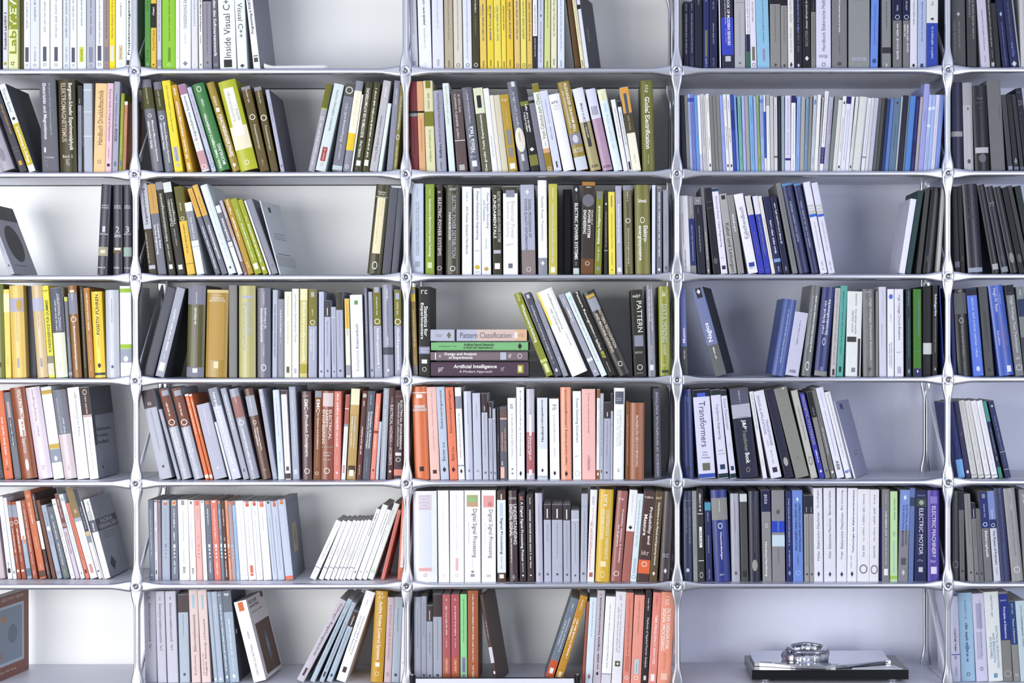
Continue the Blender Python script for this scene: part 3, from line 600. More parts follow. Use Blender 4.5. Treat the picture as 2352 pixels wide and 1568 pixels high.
1426 1524 1336 104 | b07a34 | 190 790 f4ead8 /u.35b ~ ; 850 1270 d0b0a8 /u.35 ~ ; 1310 1440 e8d8c0 /u.25 ~
1530 1704 1464 168 R | f0ce34 | 215 860 26221a /u.36b POSITIV FÜHREN ; 880 1070 a88830 /u.15 ~ ; 1320 1390 34302c /.3 !c ; 1470 1510 444654 =
1716 1932 1694 140 R | c0c4ce | 270 660 556 /u.08 ~ ; 1350 1395 667 /.18 =
1940 2125 1925 75 | fafefe | 115 180 9ac034 = ; 1010 1082 9ac034 = ; 1086 1305 9aa0b2 = ; 230 960 d8e4d8 /u.2 ~ ; 1200 1290 f0f4f8 /.4 !c
# 3 1 306 646 7
150 320 575 85 | 484a57 | 
345 492 700 88 s=43454f | a4a8b6 | 400 1120 e8ecf4 /u.36b ~ ; 1160 1250 d8dce8 /u.3 ~ ; 1315 1450 f0f0f4 /.6 =
852 1142 886 58 R | 4e4c20 | 58 370 7c7e8e = ; 1380 1540 7c7e8c = ; 180 360 d8d8e0 /u.1 ~ ; 420 690 f0f0e8 /u.14@.45b der Elektronik ; 700 890 9c84a0 /u.14@.45b Grundlagen ; 1400 1470 f4f4f4 /.28 =
1156 1512 1186 130 R | a8862f | 130 180 d8c488 = ; 210 235 f4ecd0 /h.4 ~ ; 250 282 faf6e4 /h.6 THEORETISCHE ; 290 325 faf6e4 /h.75 ELEKTROTECHNIK ; 330 1270 b8944a /.7 = ; 1290 1400 e8dcb4 /.22 =
1536 1668 1536 60 | 7e807c | 190 480 9c9e98 /.2 ~
1700 1972 1698 70 R | b6b274 | 230 270 b0b4c8 /.7 = ; 340 880 b0b4d2 /.26@.68 Klassische ; 345 1110 b0b4d2 /.26@.32 Elektrodynamik
1996 2212 1994 105 R | 6a6c7a | 175 380 d8d8e0 /.18@.5 Küpfmüller ; 430 760 eef /.2@.62b Einführung in die ; 430 980 eef /.2@.35b theoretische Elektrotechnik ; 1020 1205 dde /.16 11. Auflage ; 1330 1440 eee /.4 !o
# 3 1 610 646 7
106 188 114 135 | b4bacc | 370 1220 667080 /.35b ~
196 296 196 284 | 8e909e | 460 890 f0f0f4 /.3b ~ ; 920 1010 d8d8e0 /.2 ~ ; 1400 1500 a8aab8 /.3 ~
302 418 302 165 | f2f6de | 225 560 a0a078 /u.2 ~ ; 630 1010 a0a078 /u.2 ~ ; 1370 1470 5c5c4c /.4 =
424 532 426 118 | fcfef8 | 195 980 6c6e70 /.35 Low Frequency Electromagnetic Design ; 1400 1480 bbc /.4 =
546 668 554 118 | d4cc84 | 118 300 f0eabc = ; 340 1310 fcfaec /.5b Elektrodynamik ; 1330 1480 b0a444 =
686 822 690 128 | acb0c2 | 128 715 7c7628 = ; 170 250 b0b4c4 /.4 = ; 450 560 f0ecd8 /.25 ~ ; 620 700 f0ecd8 !o ; 770 1270 f4f4f8 /.22@.62b Elektromagnetische Felder ; 770 1140 f4f4f8 /.22@.32b ~ ; 1425 1450 e8e8f0 /h.6 ~
856 938 856 165 | c4cade | 230 1310 8a90a4 /.15 ~ ; 1430 1465 778 /.4 =
946 1048 944 304 | b8bcce | 304 570 3a3a42 = ; 425 550 f0f0f0 /.12 = ; 640 1210 667080 /.2 ~ ; 1420 1460 667 /.25 =
1066 1146 1050 410 | b4b8cc | 575 582 e0e4f0 = ; 600 1320 667080 /.22 ~ ; 1440 1465 667 /.3 =
1152 1262 1118 165 | b0b4c8 | 165 460 3c3a2e = ; 490 1090 5c6078 /.15 ~ ; 1420 1455 556 /.3 =
1296 1372 1268 278 | ececdc | 278 760 e8c254 = ; 370 880 8c6c5c /.3 ~ ; 1345 1510 9a9ca8 =
1390 1592 1354 218 | eef4fc | 310 375 5c9e4c /.28 = ; 690 1090 4c4c58 /u.24 Antennenbuch ; 1110 1440 b89ca8 /u.24 Rothammel
1622 1666 1584 100 | 7c7e8e | 200 850 e0e0e8 /.35 ~
1680 1752 1644 168 y8 | b8bcce | 300 680 667 /.2 ~ ; 1410 1450 667 /.4 =
1756 1882 1722 94 | a8acbe | 94 715 74721f = ; 94 180 b0b4c4 /.6 = ; 250 550 f0ecd0 /.3 ~ ; 600 690 f0ecd8 !o ; 755 1390 fafafc /.42b Hochfrequenztechnik 1 ; 1410 1440 e8e8f0 /h.6 ~
1896 2066 1872 52 R | 8c90a2 | 120 290 f0f0f4 /.25 ~ ; 340 870 5c6070 /.16 ~ ; 900 1020 f0f0f4 /.2 ~ ; 1060 1180 4c4e5c = ; 1400 1460 f0f0f0 /.25 !q
2082 2196 2064 134 | a8acc2 | 134 715 7c7c30 = ; 185 290 b0b4c8 /.5 = ; 330 550 f0ecd0 /.35 ~ ; 600 700 f0ecd8 !o ; 765 1435 fafafc /.5b Hochfrequenztechnik
# 3 2 926 646 7
165 238 118 90 | 9a7e44 | 90 130 d8c050 = ; 130 200 a0a0b0 = ; 200 325 e0c04c = ; 460 1050 f0e4c4 /.4 ~ ; 1200 1350 e8d8b0 /.25 ~ ; 1360 1500 8c8890 =
252 434 250 84 | 1f1d1b | 110 220 d8d4c8 /h.6 ~ ; 400 880 fafaf6 /.34@.64b Statistics for ; 345 930 fafaf6 /.34@.27b Experimenters ; 1050 1165 8c90aa = ; 1065 1100 f4f4fa /h.6 Second ; 1110 1145 f4f4fa /h.6 Edition ; 1255 1320 e8e8e4 /.5 = ; 1375 1450 d8d8d4 /.4 !o
L 440 1990 765 958 | b8bcce | 1180 1790 d8c0b4 = ; 1790 2004 e0b890 = ; 525 640 99a /.5 ~ ; 700 770 6c6c58 /.6 !q ; 825 858 1e2030 = ; 915 1735 5a5c74 /.5 Pattern Classification ; 1790 1835 e8ecfa /.55 = ; 1870 1960 b08c6c /.4 ~
L 448 2008 970 1108 | 7aba7c | 570 880 4c8454 /.3 ~ ; 975 1460 24301e /.34@.3b Artificial Neural Networks ; 970 1440 24301e /.34@.7b in Real-Life Applications ; 1840 1910 2a1c20 /.8 !q
L 440 2000 1126 1268 | 7a6a70 | 510 525 f0f0f0 /.8 = ; 580 600 c8ccd8 /.3 = ; 665 1180 fafafa /.42@.28b Design and Analysis ; 730 1115 fafafa /.42@.72b of Experiments ; 1560 1655 b8bcd0 /.9 = ; 1695 1740 f0f0f0 /.7 ~ ; 1835 1910 d8d4d8 /.6 !o
L 445 2005 1288 1522 | 4a3446 | 565 650 d8ccd4 /.5 ~ ; 810 1505 fcfafa /.34@.35b Artificial Intelligence ; 900 1430 f0ecf0 /.22@.7 A Modern Approach ; 1570 1630 b8a8b4 /.5 ~ ; 1835 1935 9c9434 /.6 = ; 1850 1905 e8e8b0 /.4 =
# 3 2 1230 646 7
176 302 -353 210 | 8c922c | 220 340 f0f0d0 /.4 ~ ; 390 1000 fcfcee /.55b Wissensverarbeitung ; 1270 1320 d0d480 = ; 1340 1480 e0e8b0 /.5 =
322 442 -192 205 | 50525f | 230 290 c8ccd4 /.4 = ; 400 1270 e8eaf0 /u.34 Grundkurs Künstliche Intelligenz ; 1300 1340 ccc /u.2 ~ ; 1420 1470 dde /.3 =
452 542 -12 340 | 9698a8 | 790 1050 f0f0f4 /.3 ~ ; 1240 1400 f0f0f4 /.3 ~
592 888 -4 200 R | fcfcf6 | 200 720 f2e060 /.16@.06 = ; 270 830 7c7c70 /u.14@.62 Künstlichen Intelligenz ; 480 860 7c7c70 /u.14@.4 Handbuch der ; 880 1100 a8a8a0 /u.1@.7 ~
946 1052 368 225 | a4a6b6 | 290 370 f0f0f4 /.3 ~ ; 420 640 8c6c60 /.25@.1 = ; 440 670 fafafc /.45b ~ ; 1250 1300 e8ecf4 = ; 1440 1480 eee /.3 !q
1066 1168 474 200 | e4f2f6 | 260 330 b8e0d8 /.5 = ; 350 1310 a88c80 /.35 ~
1186 1308 598 188 | 1d1b16 | 195 870 f4f2ea /.42b Pattern Recognition ; 880 930 d8d8d0 /.25 AND ; 740 1120 f4f2ea /.01 ~ ; 950 1125 f4f2ea /.42b Neural Networks ; 1145 1255 e0e060 /.45b RIPLEY ; 1310 1480 d8d8d0 /.2 ~
1350 1572 758 200 R | 211f1a | 250 300 c8a848 /.7 = ; 310 500 9ca0aa /.75 = ; 505 1120 dccdb8 /.24@.7b PATTERN RECOGNITION ; 540 1165 dccdb8 /.22@.36b AND MACHINE LEARNING ; 1320 1400 e8e4dc /.35 !o
1592 1788 1530 138 | 25251e | 210 270 e8e8e4 /h.7 ~ ; 320 820 f4f4f0 /.42@.66 PATTERN ; 870 1048 8c90a2 /.75 = ; 1115 1170 b8b8b4 /h.7 ~ ; 1340 1430 d8d8d4 !o ; 1450 1500 888 /h.6 ~
1816 1938 1776 58 R | 7c7e8a | 130 800 f0f0f4 /.2@.68b ~ ; 135 640 f0f0f4 /.2@.4b ~ ; 1030 1270 e0e0e8 /.2 ~ ; 1340 1430 e8e8ec /.5 =
1996 2180 1974 80 R | 8c9226 | 160 245 f0f0d8 /.5 ~ ; 370 980 d0d6e4 /.4 DATA MINING ; 1020 1200 e0e0c0 /.3 ~ ; 1320 1370 d8d8b0 /h.4 ~ ; 1425 1470 34482c /.6 =
# 3 3 1546 646 7
146 240 105 120 | 7078b4 | 1045 1530 4c4e4e = ; 750 990 f4f4fc /u.5b Mumm ; 1100 1250 e8e8ec /u.25b ~
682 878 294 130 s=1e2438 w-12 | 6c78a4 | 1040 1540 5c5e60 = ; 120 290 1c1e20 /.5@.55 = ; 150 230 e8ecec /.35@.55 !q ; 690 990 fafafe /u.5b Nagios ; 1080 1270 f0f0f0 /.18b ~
1576 1792 1830 275 R | 3c5499 | 440 1320 dde4f4 /u.12 ~
1794 2018 1962 480 | c8c8de | 610 1020 55556c /u.12 ~ ; 1430 1480 44445c /h.5 ABB
2060 2212 2226 58 R | 666a6c | 210 1060 c8cccc /u.16@.3 ~ ; 210 1130 f0f4f4 /u.24@.65b ~ ; 1290 1440 e8ecec /.4 !o
# 3 3 1850 646 7
135 342 285 85 R | 222e6f | 280 860 dce0f0 /u.24@.62b Stromkraftwerke ; 310 850 dce0f0 /u.24@.34b ~ ; 910 1030 e8ecf8 /.24 !o ; 1385 1440 d0d4e8 /.3 ~ ; 1450 1540 8c8c8a =
400 488 500 104 | c2bebe | 140 1350 8c8484 /.4 ~ ; 1410 1510 2c2c2c /.4 =
496 606 570 66 | 5aaaa2 | 160 1190 1c4c48 /.3 ~ ; 1370 1460 1c3430 /.35 =
642 888 668 158 | e6eae8 | 190 420 778 /.16@.6 ~ ; 440 850 778 /.16@.6 ~ ; 470 830 778 /.16@.38 ~ ; 890 975 3c3c3e /.62@.35 = ; 920 1525 34343a /.16@.85 = ; 1390 1460 889 /.25 =
932 1126 914 125 R | 6a6c6d | 160 190 ccc /h.5 ~ ; 280 1265 d0d4d4 /.3@.64 High Voltage Vacuum Insulation ; 290 1230 a8acac /.16@.34 ~ ; 1380 1440 555 /.3 !c
1130 1178 1130 155 | 808283 | 
1190 1308 1178 88 | d4d4e6 | 150 580 aaa /.2@.55 ~ ; 680 1070 aaa /.25@.4 ~
1320 1426 1320 124 | f0f0fc | 205 285 4a6cd4 /.6 !c ; 520 650 667 /.15 ~ ; 980 1410 445 /.25@.6 ~ ; 1000 1370 445 /.2@.3 ~
1440 1582 1434 124 | e8e8f2 | 220 940 4c4c60 /.36 High Voltage Circuit Breakers ; 1130 1148 667 /h.6 ~ ; 1370 1480 b8b8cc /.45 =
1626 1704 1620 124 | 1c2c36 | 160 400 88a0b0 /.35 ~ ; 600 1230 5c8c80 /.35 ~ ; 1410 1480 7c8ca4 /.5 !c
1740 1872 1736 124 | 3e7a26 | 280 900 9c8cc0 /.2@.68 ~ ; 430 790 5c6cac /.14@.3 ~ ; 1120 1140 9c8cc0 /h.8 ~ ; 1400 1530 2c2c5c = ; 1420 1470 e8e8ec /.25 !q
1882 2036 1888 80 y10 | 0b0b12 | 990 1172 d0d4d2 /.95 = ; 1210 1350 222228 /.4 !c
2046 2124 2034 60 | 1f1f20 | 205 560 ececec /.6b Schaltgeräte ; 590 1150 b8b8b8 /.25 ~ ; 1380 1440 aaa /.4 !q
2226 2262 2152 60 | 1c3a8e | 
# 3 4 2160 646 7
200 272 60 100 | 152066 | 1270 1450 6c7cc0 /.2 ~
286 494 184 130 R | 0c0c14 | 195 530 5a5c5e = ; 140 180 aaa /h.3 ~ ; 590 680 b8b8b8 /.35 !o ; 720 1215 a0a0a4 /.16 ~ ; 1310 1410 8c8c90 /.12 ~
536 704 415 125 | 5a7adc | 115 232 12131f = ; 270 1230 b4c4ee /.3b ~ ; 1370 1450 d8e0f0 /.35 !c
730 872 610 90 | 4c4e50 | 480 980 2c2e32 /.14@.4 ~ ; 500 1150 2c2e32 /.14@.6 ~ ; 1400 1450 333 /.25 =
950 1192 764 80 R | 3c5cba | 120 500 e4e8f4 /.24@.35 Hugh M. Ryan ; 205 390 b8c4e0 /.12@.7 ~ ; 600 1210 a8846c /.14@.55 ~ ; 740 1050 a8846c /.14@.78 ~ ; 800 1030 e0e4f4 /.16@.28 2nd edition ; 1370 1470 e8ecf4 /.3@.7 =
1216 1350 1042 62 | 7c7e82 | 62 225 10121f = ; 170 205 55565c /h.6 ~ ; 255 1150 e4e6e8 /.42 High Voltage Test Techniques ; 1210 1270 ccc /h.5 ~ ; 1340 1440 c8c8cc !o
1362 1480 1215 90 | 7a8284 | 290 570 1c3056 = ; 900 1520 3c404c = ; 140 250 c8ccd0 /.5 ~
# 4 0 0 882 7
-45 72 -250 150 | 3c444a | 1370 1420 ddd /.5 ~
76 218 -92 115 | da6e44 | 500 1140 f8e8e0 /u.3b ~ ; 1190 1300 f4dcd0 /u.25b ~ ; 1350 1400 8c5444 /.3 !c
240 352 28 140 | 6c707a | 290 545 b8a8a8 /.35 = ; 560 1005 2c3038 /.42 = ; 570 1000 d8dce4 /u.3b ~
360 614 118 42 R | 8c4624 | 85 550 fcf4f0 /u.26@.62b KOMMUNIKATION ; 560 840 fcf0ec /.36@.5 = ; 590 830 8c4624 /u.2@.55b ~ ; 880 1120 e8dcd8 /.3@.5 ~ ; 1210 1400 fcf4f0 /.22 !c
626 860 404 38 R | e0d4e2 | 75 590 8c6c7c /u.2 Marketing-Management ; 610 840 8c6c7c /u.18 ~ ; 1320 1400 99a /.3 ~
866 1036 652 42 | fafefe | 95 160 c8aa44 = ; 965 1042 c8aa44 = ; 1048 1265 8e96a6 = ; 220 900 d8dce0 /u.2 ~ ; 1160 1240 f0f4f8 /.3 !c
1046 1244 842 108 R | d6c6cc | 108 815 7c808e = ; 215 790 c4c8d4 /u.18@.3 ~ ; 530 790 e8ecf0 /u.2@.6 ~ ; 1320 1400 889 /.1 ~
1250 1442 1078 62 | fcfcfe | 140 840 74747e /u.22@.62 Erfolg mit Dienstleistungen ; 490 840 b8b8c0 /u.14@.3 ~ ; 1330 1345 d0d0d8 /h.6 ~
1446 1592 1282 55 s=9094a2 d200 | fcfcfe | 55 500 3e2a28 = ; 90 180 e8e0dc /.45 !o ; 190 480 e0d4d0 /u.25b ~ ; 505 535 c8a0a0 = ; 580 1390 a0a0a8 /u.2 ~ ; 55 520 4a4e5a /F1@.5 = ; 720 780 4a4c56 /F.7@.45 Multichannel- ; 825 895 4a4c56 /F.55@.38 Marketing- ; 925 990 4a4c56 /F.55@.38 Handbuch ; 520 1000 44464e /F.14@.05 = ; 1330 1400 3c3e46 /F.06@.25 !q
# 4 1 306 882 7
432 638 118 112 | b8bcca | 112 400 4c4046 = ; 280 375 c8b8b8 /h.3 ~ ; 430 1080 74788a /.1 ~ ; 1320 1360 556 /.18 =
710 764 404 410 | b0b4c2 | 550 556 e0e4ec = ; 600 1290 778094 /.2 ~
790 948 408 88 R | b0b4c2 | 88 700 7c4c3c = ; 120 205 a8acb8 /.7@.6 = ; 320 540 f0e4dc /.25b ~ ; 580 680 f4ece8 !o ; 720 1140 f8f8fa /.24@.66b Grundlagen der ; 740 1170 f8f8fa /.24@.32b Elektrotechnik 2 ; 1360 1410 e8ecf0 /h.6 ~
986 1144 608 84 R | b0b4c2 | 84 700 7c4c3c = ; 120 205 a8acb8 /.7@.6 = ; 320 540 f0e4dc /.25b ~ ; 580 680 f4ece8 !o ; 720 1140 f8f8fa /.24@.66b Grundlagen der ; 740 1170 f8f8fa /.24@.32b Elektrotechnik 1 ; 1360 1410 e8ecf0 /h.6 ~
1166 1228 826 165 | e27a4c | 165 195 f4f0ec = ; 240 350 fce8dc /.4 ~ ; 390 820 fce8dc /.35b ~ ; 1460 1510 f4f0ec =
1240 1288 894 165 | d87244 | 165 195 f4f0ec = ; 250 810 fce8dc /.45b ~ ; 1460 1510 f4f0ec =
1306 1518 1014 340 | b8bacc | 420 850 e8e8f0 /.14b ~ ; 1340 1390 eee /.15 !q
1546 1582 1303 612 | ecedf6 | 
1596 1744 1203 80 | d0d4e2 | 80 370 9498aa = ; 150 720 f4f6fa /.4b ~ ; 730 1310 f6f8fc /.3b ~ ; 1370 1430 f4f4f8 /.4 !q
1776 1872 1398 75 | a8acba | 180 740 f0f2f6 /.35b ~ ; 1370 1420 667 /.3 !c
1886 2042 1538 88 R | 9ca0b0 | 220 550 a0726c = ; 230 330 f0e8e4 /.2 ~ ; 590 680 f0f0f4 !o ; 730 1400 f4f4f8 /.22b ~
2076 2228 1776 82 R | 5c3e30 | 200 520 a8acba = ; 230 400 f0f0f4 /.18 ~ ; 590 660 f0e8e0 /.35 !o ; 710 1080 f8f4f0 /.22@.62b Elektromagnetische ; 720 1000 f8f4f0 /.22@.32b Verträglichkeit ; 1380 1400 e8dcd0 /h.5 ~
# 4 1 610 882 7
120 196 -118 82 | a8acbe | 100 370 f0f0f4 /.5b ~ ; 1430 1480 e8e8f0 /.4 ~
206 306 114 94 | d8e2f0 | 230 860 8ca0b8 /.2 ~ ; 1090 1270 8ca0b8 /.2 ~
320 412 244 98 | f6f4f6 | 98 165 4c3634 = ; 240 1230 c0b4b4 /.2 ~ ; 1325 1390 5c4c4c /.5 = ; 1435 1520 4c3634 =
440 548 372 42 | a8b0c2 | 95 1150 f0f4f8 /.36 Electromagnetic Compatibility in Power Systems ; 1370 1450 d0d8e4 /.5 =
596 752 578 114 R | 5e4244 | 165 205 d8c8c4 /h.6 ~ ; 245 410 f4ece4 /.42@.5b EMC ; 425 485 f4ece4 /.26 for ; 495 1165 f4ece4 /.42@.5b Product Designers ; 1210 1320 8c9cb0 /.15 ~ ; 1350 1440 e8e0dc !o
766 884 792 104 | 7e4c26 | 104 210 8c94a0 /.9 = ; 245 450 fcf4ec /.5b EMC ; 460 1050 f8ecdc /.32b for Systems and Installations ; 1080 1350 d8c0a0 /.15 ~ ; 1405 1460 f0e0d0 !o
886 1086 900 108 R | 8c4c38 | 140 358 dccccc /.85 = ; 410 890 f8ece0 /.22@.72b ELECTRICAL ; 410 695 f8ece0 /.2@.44b SAFETY ; 410 960 f8ece0 /.22@.17b ENGINEERING ; 1005 1015 9c9c8c = ; 1085 1115 f4e8e0 /h.7 ~ ; 1130 1160 f4e8e0 /h.6 ~ ; 1195 1225 f0dcd0 /h.7 ~ ; 1345 1440 f0e0d8 !o
1090 1202 1104 114 | da8274 | 150 1020 fcece8 /.4b ~ ; 1140 1300 f4d0c8 /.2 ~ ; 1400 1450 f4e0dc /.35 !q
1214 1282 1288 168 | f4f4f8 | 168 640 b06054 = ; 385 400 e8dcd8 = ; 640 680 98a0ac = ; 720 1250 889 /.2 ~ ; 1300 1430 c89098 /.4 =
1302 1446 1378 66 | ba9a5c | 66 330 f0ecca = ; 330 480 c8a468 = ; 500 1030 e4eaf0 /.22@.62b Overvoltage protection ; 520 1010 f4f4e8 /.22@.3b ~ ; 1310 1400 4c3424 /.8 = ; 1380 1480 f4f0e8 /.5 =
1458 1542 1558 106 | 5e2e2c | 150 210 c8c4c0 /.7 = ; 270 360 e8dcd8 /.4b ~ ; 680 1130 f4ece8 /.4b ~ ; 1290 1460 e8d8d4 /.3 ~
1552 1674 1644 108 | 565a66 | 165 330 e0e4e8 /.22 ~ ; 440 1035 fafafa /.26@.68b Protection of Electronic ; 440 1040 fafafa /.26@.34b Circuits from Overvoltages ; 1180 1400 c8ccd4 /.12 ~
1680 1758 1778 148 | ee8e78 | 340 720 fce0d8 /.4b ~ ; 750 785 8c3428 = ; 820 1040 fce8e0 /.35b ~ ; 1360 1410 a43c28 /.5 !q
1766 1812 1826 600 | c4ccda | 
1832 1928 1870 64 | a8b0be | 90 340 eef2f6 /.35 ~ ; 390 1400 f4f6f8 /.3 ~
1952 2044 1982 56 | 4e2a2c | 210 310 d8c4c0 /.25 ~ ; 330 930 f8ece8 /.48 ELECTRICAL HAZARDS ; 940 990 f0e0dc /.3 and ; 1010 1300 f8ece8 /.48 ACCIDENTS ; 1375 1430 e8e0dc /.5 !q
2056 2196 2064 98 | 4a3436 | 185 205 e8907c /h.8 ~ ; 260 1050 fafafa /.26@.76b ELECTRICAL ENGINEERING ; 300 1000 e8dce0 /.2@.42b PRINCIPLES AND APPLICATIONS ; 1100 1150 f0ecec /.7 = ; 1180 1250 e8e4e4 /.6 !o ; 1370 1470 e8907c /.95 =
# 4 2 926 882 7
192 432 140 40 R | da7240 | 130 150 f4e8e0 = ; 165 225 f8f0ec /.42 = ; 340 385 d8c8c4 /.75 = ; 395 435 d0c0bc /.95 = ; 1325 1400 34201c /.3 =
440 596 368 48 | f0c6bc | 120 680 a08078 /u.14 ~ ; 730 1050 b09088 /u.16 ~ ; 1380 1440 3c2824 /.4 =
606 742 528 46 | c0ccde | 100 715 3c4454 /u.38 Elektroenergienetze ; 930 1235 3c4454 /u.36 Banser u.a. ; 1330 1420 2c2c38 /.45 !q
754 888 674 52 | ea8464 | 100 785 5c2c20 /u.38 Elektroenergieanlagen ; 1005 1230 5c2c20 /u.36 Batz u.a. ; 1330 1420 3c201c /.45 !q
892 994 828 52 | f8fafc | 195 395 8c909e = ; 460 1190 55565e /u.26 ~ ; 1300 1320 99a = ; 1360 1440 34343c /.45 !q
1006 1132 968 115 R | c6cadc | 280 640 70747e /u.1 ~ ; 1370 1410 889 /.25 =
1140 1268 1110 144 | c8ccde | 310 560 70747e /u.12 ~ ; 1380 1410 99a /.25 =
1280 1378 1254 148 | c0c4d6 | 148 455 3c2e34 = ; 350 440 f4f4f4 /.2b ~ ; 480 1190 6c7084 /.2 ~ ; 1405 1440 667 /.3 =
1386 1448 1368 284 | b8bcce | 284 545 3a2c30 = ; 370 530 f0f0f0 /.18 = ; 620 1240 6c7084 /.25 ~ ; 1405 1435 667 /.35 =
1456 1506 1434 394 | b4b8ca | 548 556 e0e4f0 = ; 570 1240 6c7084 /.25 ~ ; 1415 1445 667 /.4 =
1510 1562 1500 384 y6 | 2a2630 | 800 1080 b8b4b8 /u.3 ~
1566 1682 1553 366 | 5c5c68 | 400 540 6a5450 = ; 540 570 d0a898 = ; 690 1080 d8b084 /u.3@.7 ~ ; 760 1080 e0a48c /u.3@.28b ~ ; 1230 1300 f4f4f4 /u.25@.28b ~ ; 1330 1510 f0c0b0 /.55@.3 =
1694 1828 1679 224 | fafafc | 320 420 889 /.6 ~ ; 470 1170 a8a8b0 /u.3 ~ ; 1350 1380 55555c /.3 !q ; 1420 1450 778 /.4 !q
1830 1956 1820 48 | f6fafc | 100 1150 8c949c /u.25 Elektrische Energieversorgung ; 1390 1480 2c2c34 /.35 !q
1986 2118 1980 76 R | c0bcca | 770 1430 b06468 = ; 150 390 f0f0f4 /u.2 ~ ; 490 830 faf8f8 /.3 = ; 840 1220 faf4f4 /u.34b of Electricity ; 830 1110 f4ecec /u.2@.25 ~ ; 1370 1460 f4f0f0 /.4 =
2160 2328 2154 220 | dfe6f2 | 1040 1470 fafafc = ; 245 650 3c4048 /u.24b Leistungselektronik ; 670 925 3c4048 /u.24b Handbuch ; 1350 1420 34343c /.25 !q ; 1470 1510 b8c0cc =
# 4 2 1230 882 7
236 392 220 234 | fcfcfe | 330 440 778 /.6 ~ ; 480 940 b0b0b8 /u.28 Leistungselektronik ; 1010 1170 b8b8c0 /u.26 ~ ; 1390 1470 24242c /.3 !q
412 588 398 48 R | f0a284 | 80 690 5c3024 /u.26 Leistungselektronik ; 730 1290 5c3024 /u.26 Lappe Conrad Kronberg ; 1390 1485 34201c /.3 !q
606 742 598 112 | fcfcfe | 230 940 55555e /.4 Power-Switching Converters ; 1140 1175 778 /h.5 ~ ; 1390 1480 d0d0d8 !o
750 972 744 78 | f6c0ba | 150 158 b88c88 /.3 = ; 180 790 8c5c58 /u.12 ~ ; 1140 1390 e8acac /.25 = ; 1170 1370 5c3c3c /u.14 ~
976 1028 988 80 | f4f0f0 | 80 222 9a5e32 = ; 1380 1530 9a5e32 = ; 270 410 99a /.3 ~ ; 560 1000 8c8480 /.25 ~ ; 1420 1470 f8f0ec /.5 !c
1030 1086 1042 148 | b8c0ce | 345 350 99a = ; 440 1150 5c6078 /.3 ~ ; 1380 1420 667 /.4 =
1090 1198 1104 288 | b0b4c6 | 288 550 3c3238 = ; 450 520 f0f0f0 /.12 = ; 590 1170 5c6078 /.2 ~ ; 1200 1360 778 /.1 ~ ; 1405 1435 445 /.25 =
1200 1238 1214 148 | b8bcce | 148 430 3c3238 = ; 640 650 99a =
1245 1420 1264 58 R | f6f8fa | 115 320 5c606e /.8 = ; 215 240 d8dce4 /h.5 ~ ; 248 268 d8dce4 /h.65 ~ ; 410 985 b8bcc4 /.18@.62 NUMERICAL ANALYSIS ; 410 1000 b8bcc4 /.18@.34 FOR APPLIED SCIENCE ; 1360 1410 99a /.35 ~
1442 1504 1454 284 | 7c4c28 | 490 1310 f0e0c8 /u.25 ~
1510 1752 1508 298 R | 9a5c3c | 490 1330 f8ece4 /u.17 TASCHENBUCH DER MATHEMATIK
1916 2024 1896 68 | 484a57 | 125 1480 c0c4cc /u.38 HANDBOOK OF MATHEMATICAL FUNCTIONS
# 4 3 1546 882 7
172 342 135 80 R | 1c3072 | 180 310 6c84c0 /h.5 ~ ; 390 1260 3c4050 /.2 ~ ; 1320 1400 34404c /.4 !c
416 692 312 98 | dcdcf2 | 98 212 0c1022 = ; 150 210 4460d8 /.5 = ; 285 1015 46465c /.38 Transformers ; 1085 1120 778 /h.35 ~ ; 1128 1160 778 /h.35 ~ ; 1168 1210 778 /h.5 ~ ; 1275 1395 6c6c60 /.45 = ; 1445 1510 3450ac =
736 898 598 98 | dcdcf0 | 98 182 14282e = ; 325 890 4c4c64 /.3 Transformer Engineering ; 1060 1085 778 /h.6 ~ ; 1115 1135 778 /h.6 ~ ; 1295 1375 1c3854 /.5 = ; 1440 1510 14303a =
926 1022 762 98 | dcdcee | 98 190 14202e = ; 245 730 7c80a4 /.42 Power Transformers ; 950 1045 889 /.15 ~ ; 1320 1390 1c3854 /.5 = ; 1440 1510 14303a =
1076 1388 900 78 | 1c203a | 78 340 55586c = ; 340 560 b4b6c6 = ; 120 320 c8ccd8 /.12 ~ ; 540 558 3c3c3c /h.7 ~ ; 590 745 fafafa /.26@.55b J&P ; 755 1100 a8a89c /.22@.55 Transformer ; 1120 1290 fafafa /.24@.55b Book ; 1350 1430 a89484 /.2 !o
1450 1518 1222 122 | e8e8ee | 170 740 8c90ac /.4 ~ ; 1200 1320 99a /.3 ~
1582 1758 1292 122 | e4e4ee | 195 815 6068ac /.24@.32 DESIGN & APPLICATIONS ; 590 1010 6068ac /.24@.68 TRANSFORMER ; 910 1010 99a /.16@.35 ~ ; 1080 1290 8888a0 /.22 ~ ; 1350 1430 2c2c44 /.45 =
1802 1954 1470 98 | 161a36 | 340 960 2c3050 /.2 ~ ; 1190 1330 a8a8a4 /.5 !c
1978 2204 1602 85 | 868880 | 90 120 d8d8d4 /.2@.7 !c ; 1190 1220 74766e /.15 =
2226 2334 1896 110 | bebeb8 | 370 910 445 /.25 ~ ; 1170 1310 7c7c78 /.6 !o
# 4 3 1850 882 7
236 318 -95 155 | 3438a8 | 190 550 b4b4a4 /.55 MAGNETIC ; 580 980 b4b4a4 /.55 HYSTERESIS ; 1070 1260 f0f4fc /.4b ~ ; 1380 1430 f4f4f8 /.5 !q
328 410 22 130 | 868683 | 130 540 17171e = ; 380 520 b8b8c0 /.3 ~ ; 1380 1420 556 /.3 =
422 496 65 110 | 70706e | 710 1150 f0f0f0 /.35 ~ ; 1400 1440 f0f0f0 /.5 !c
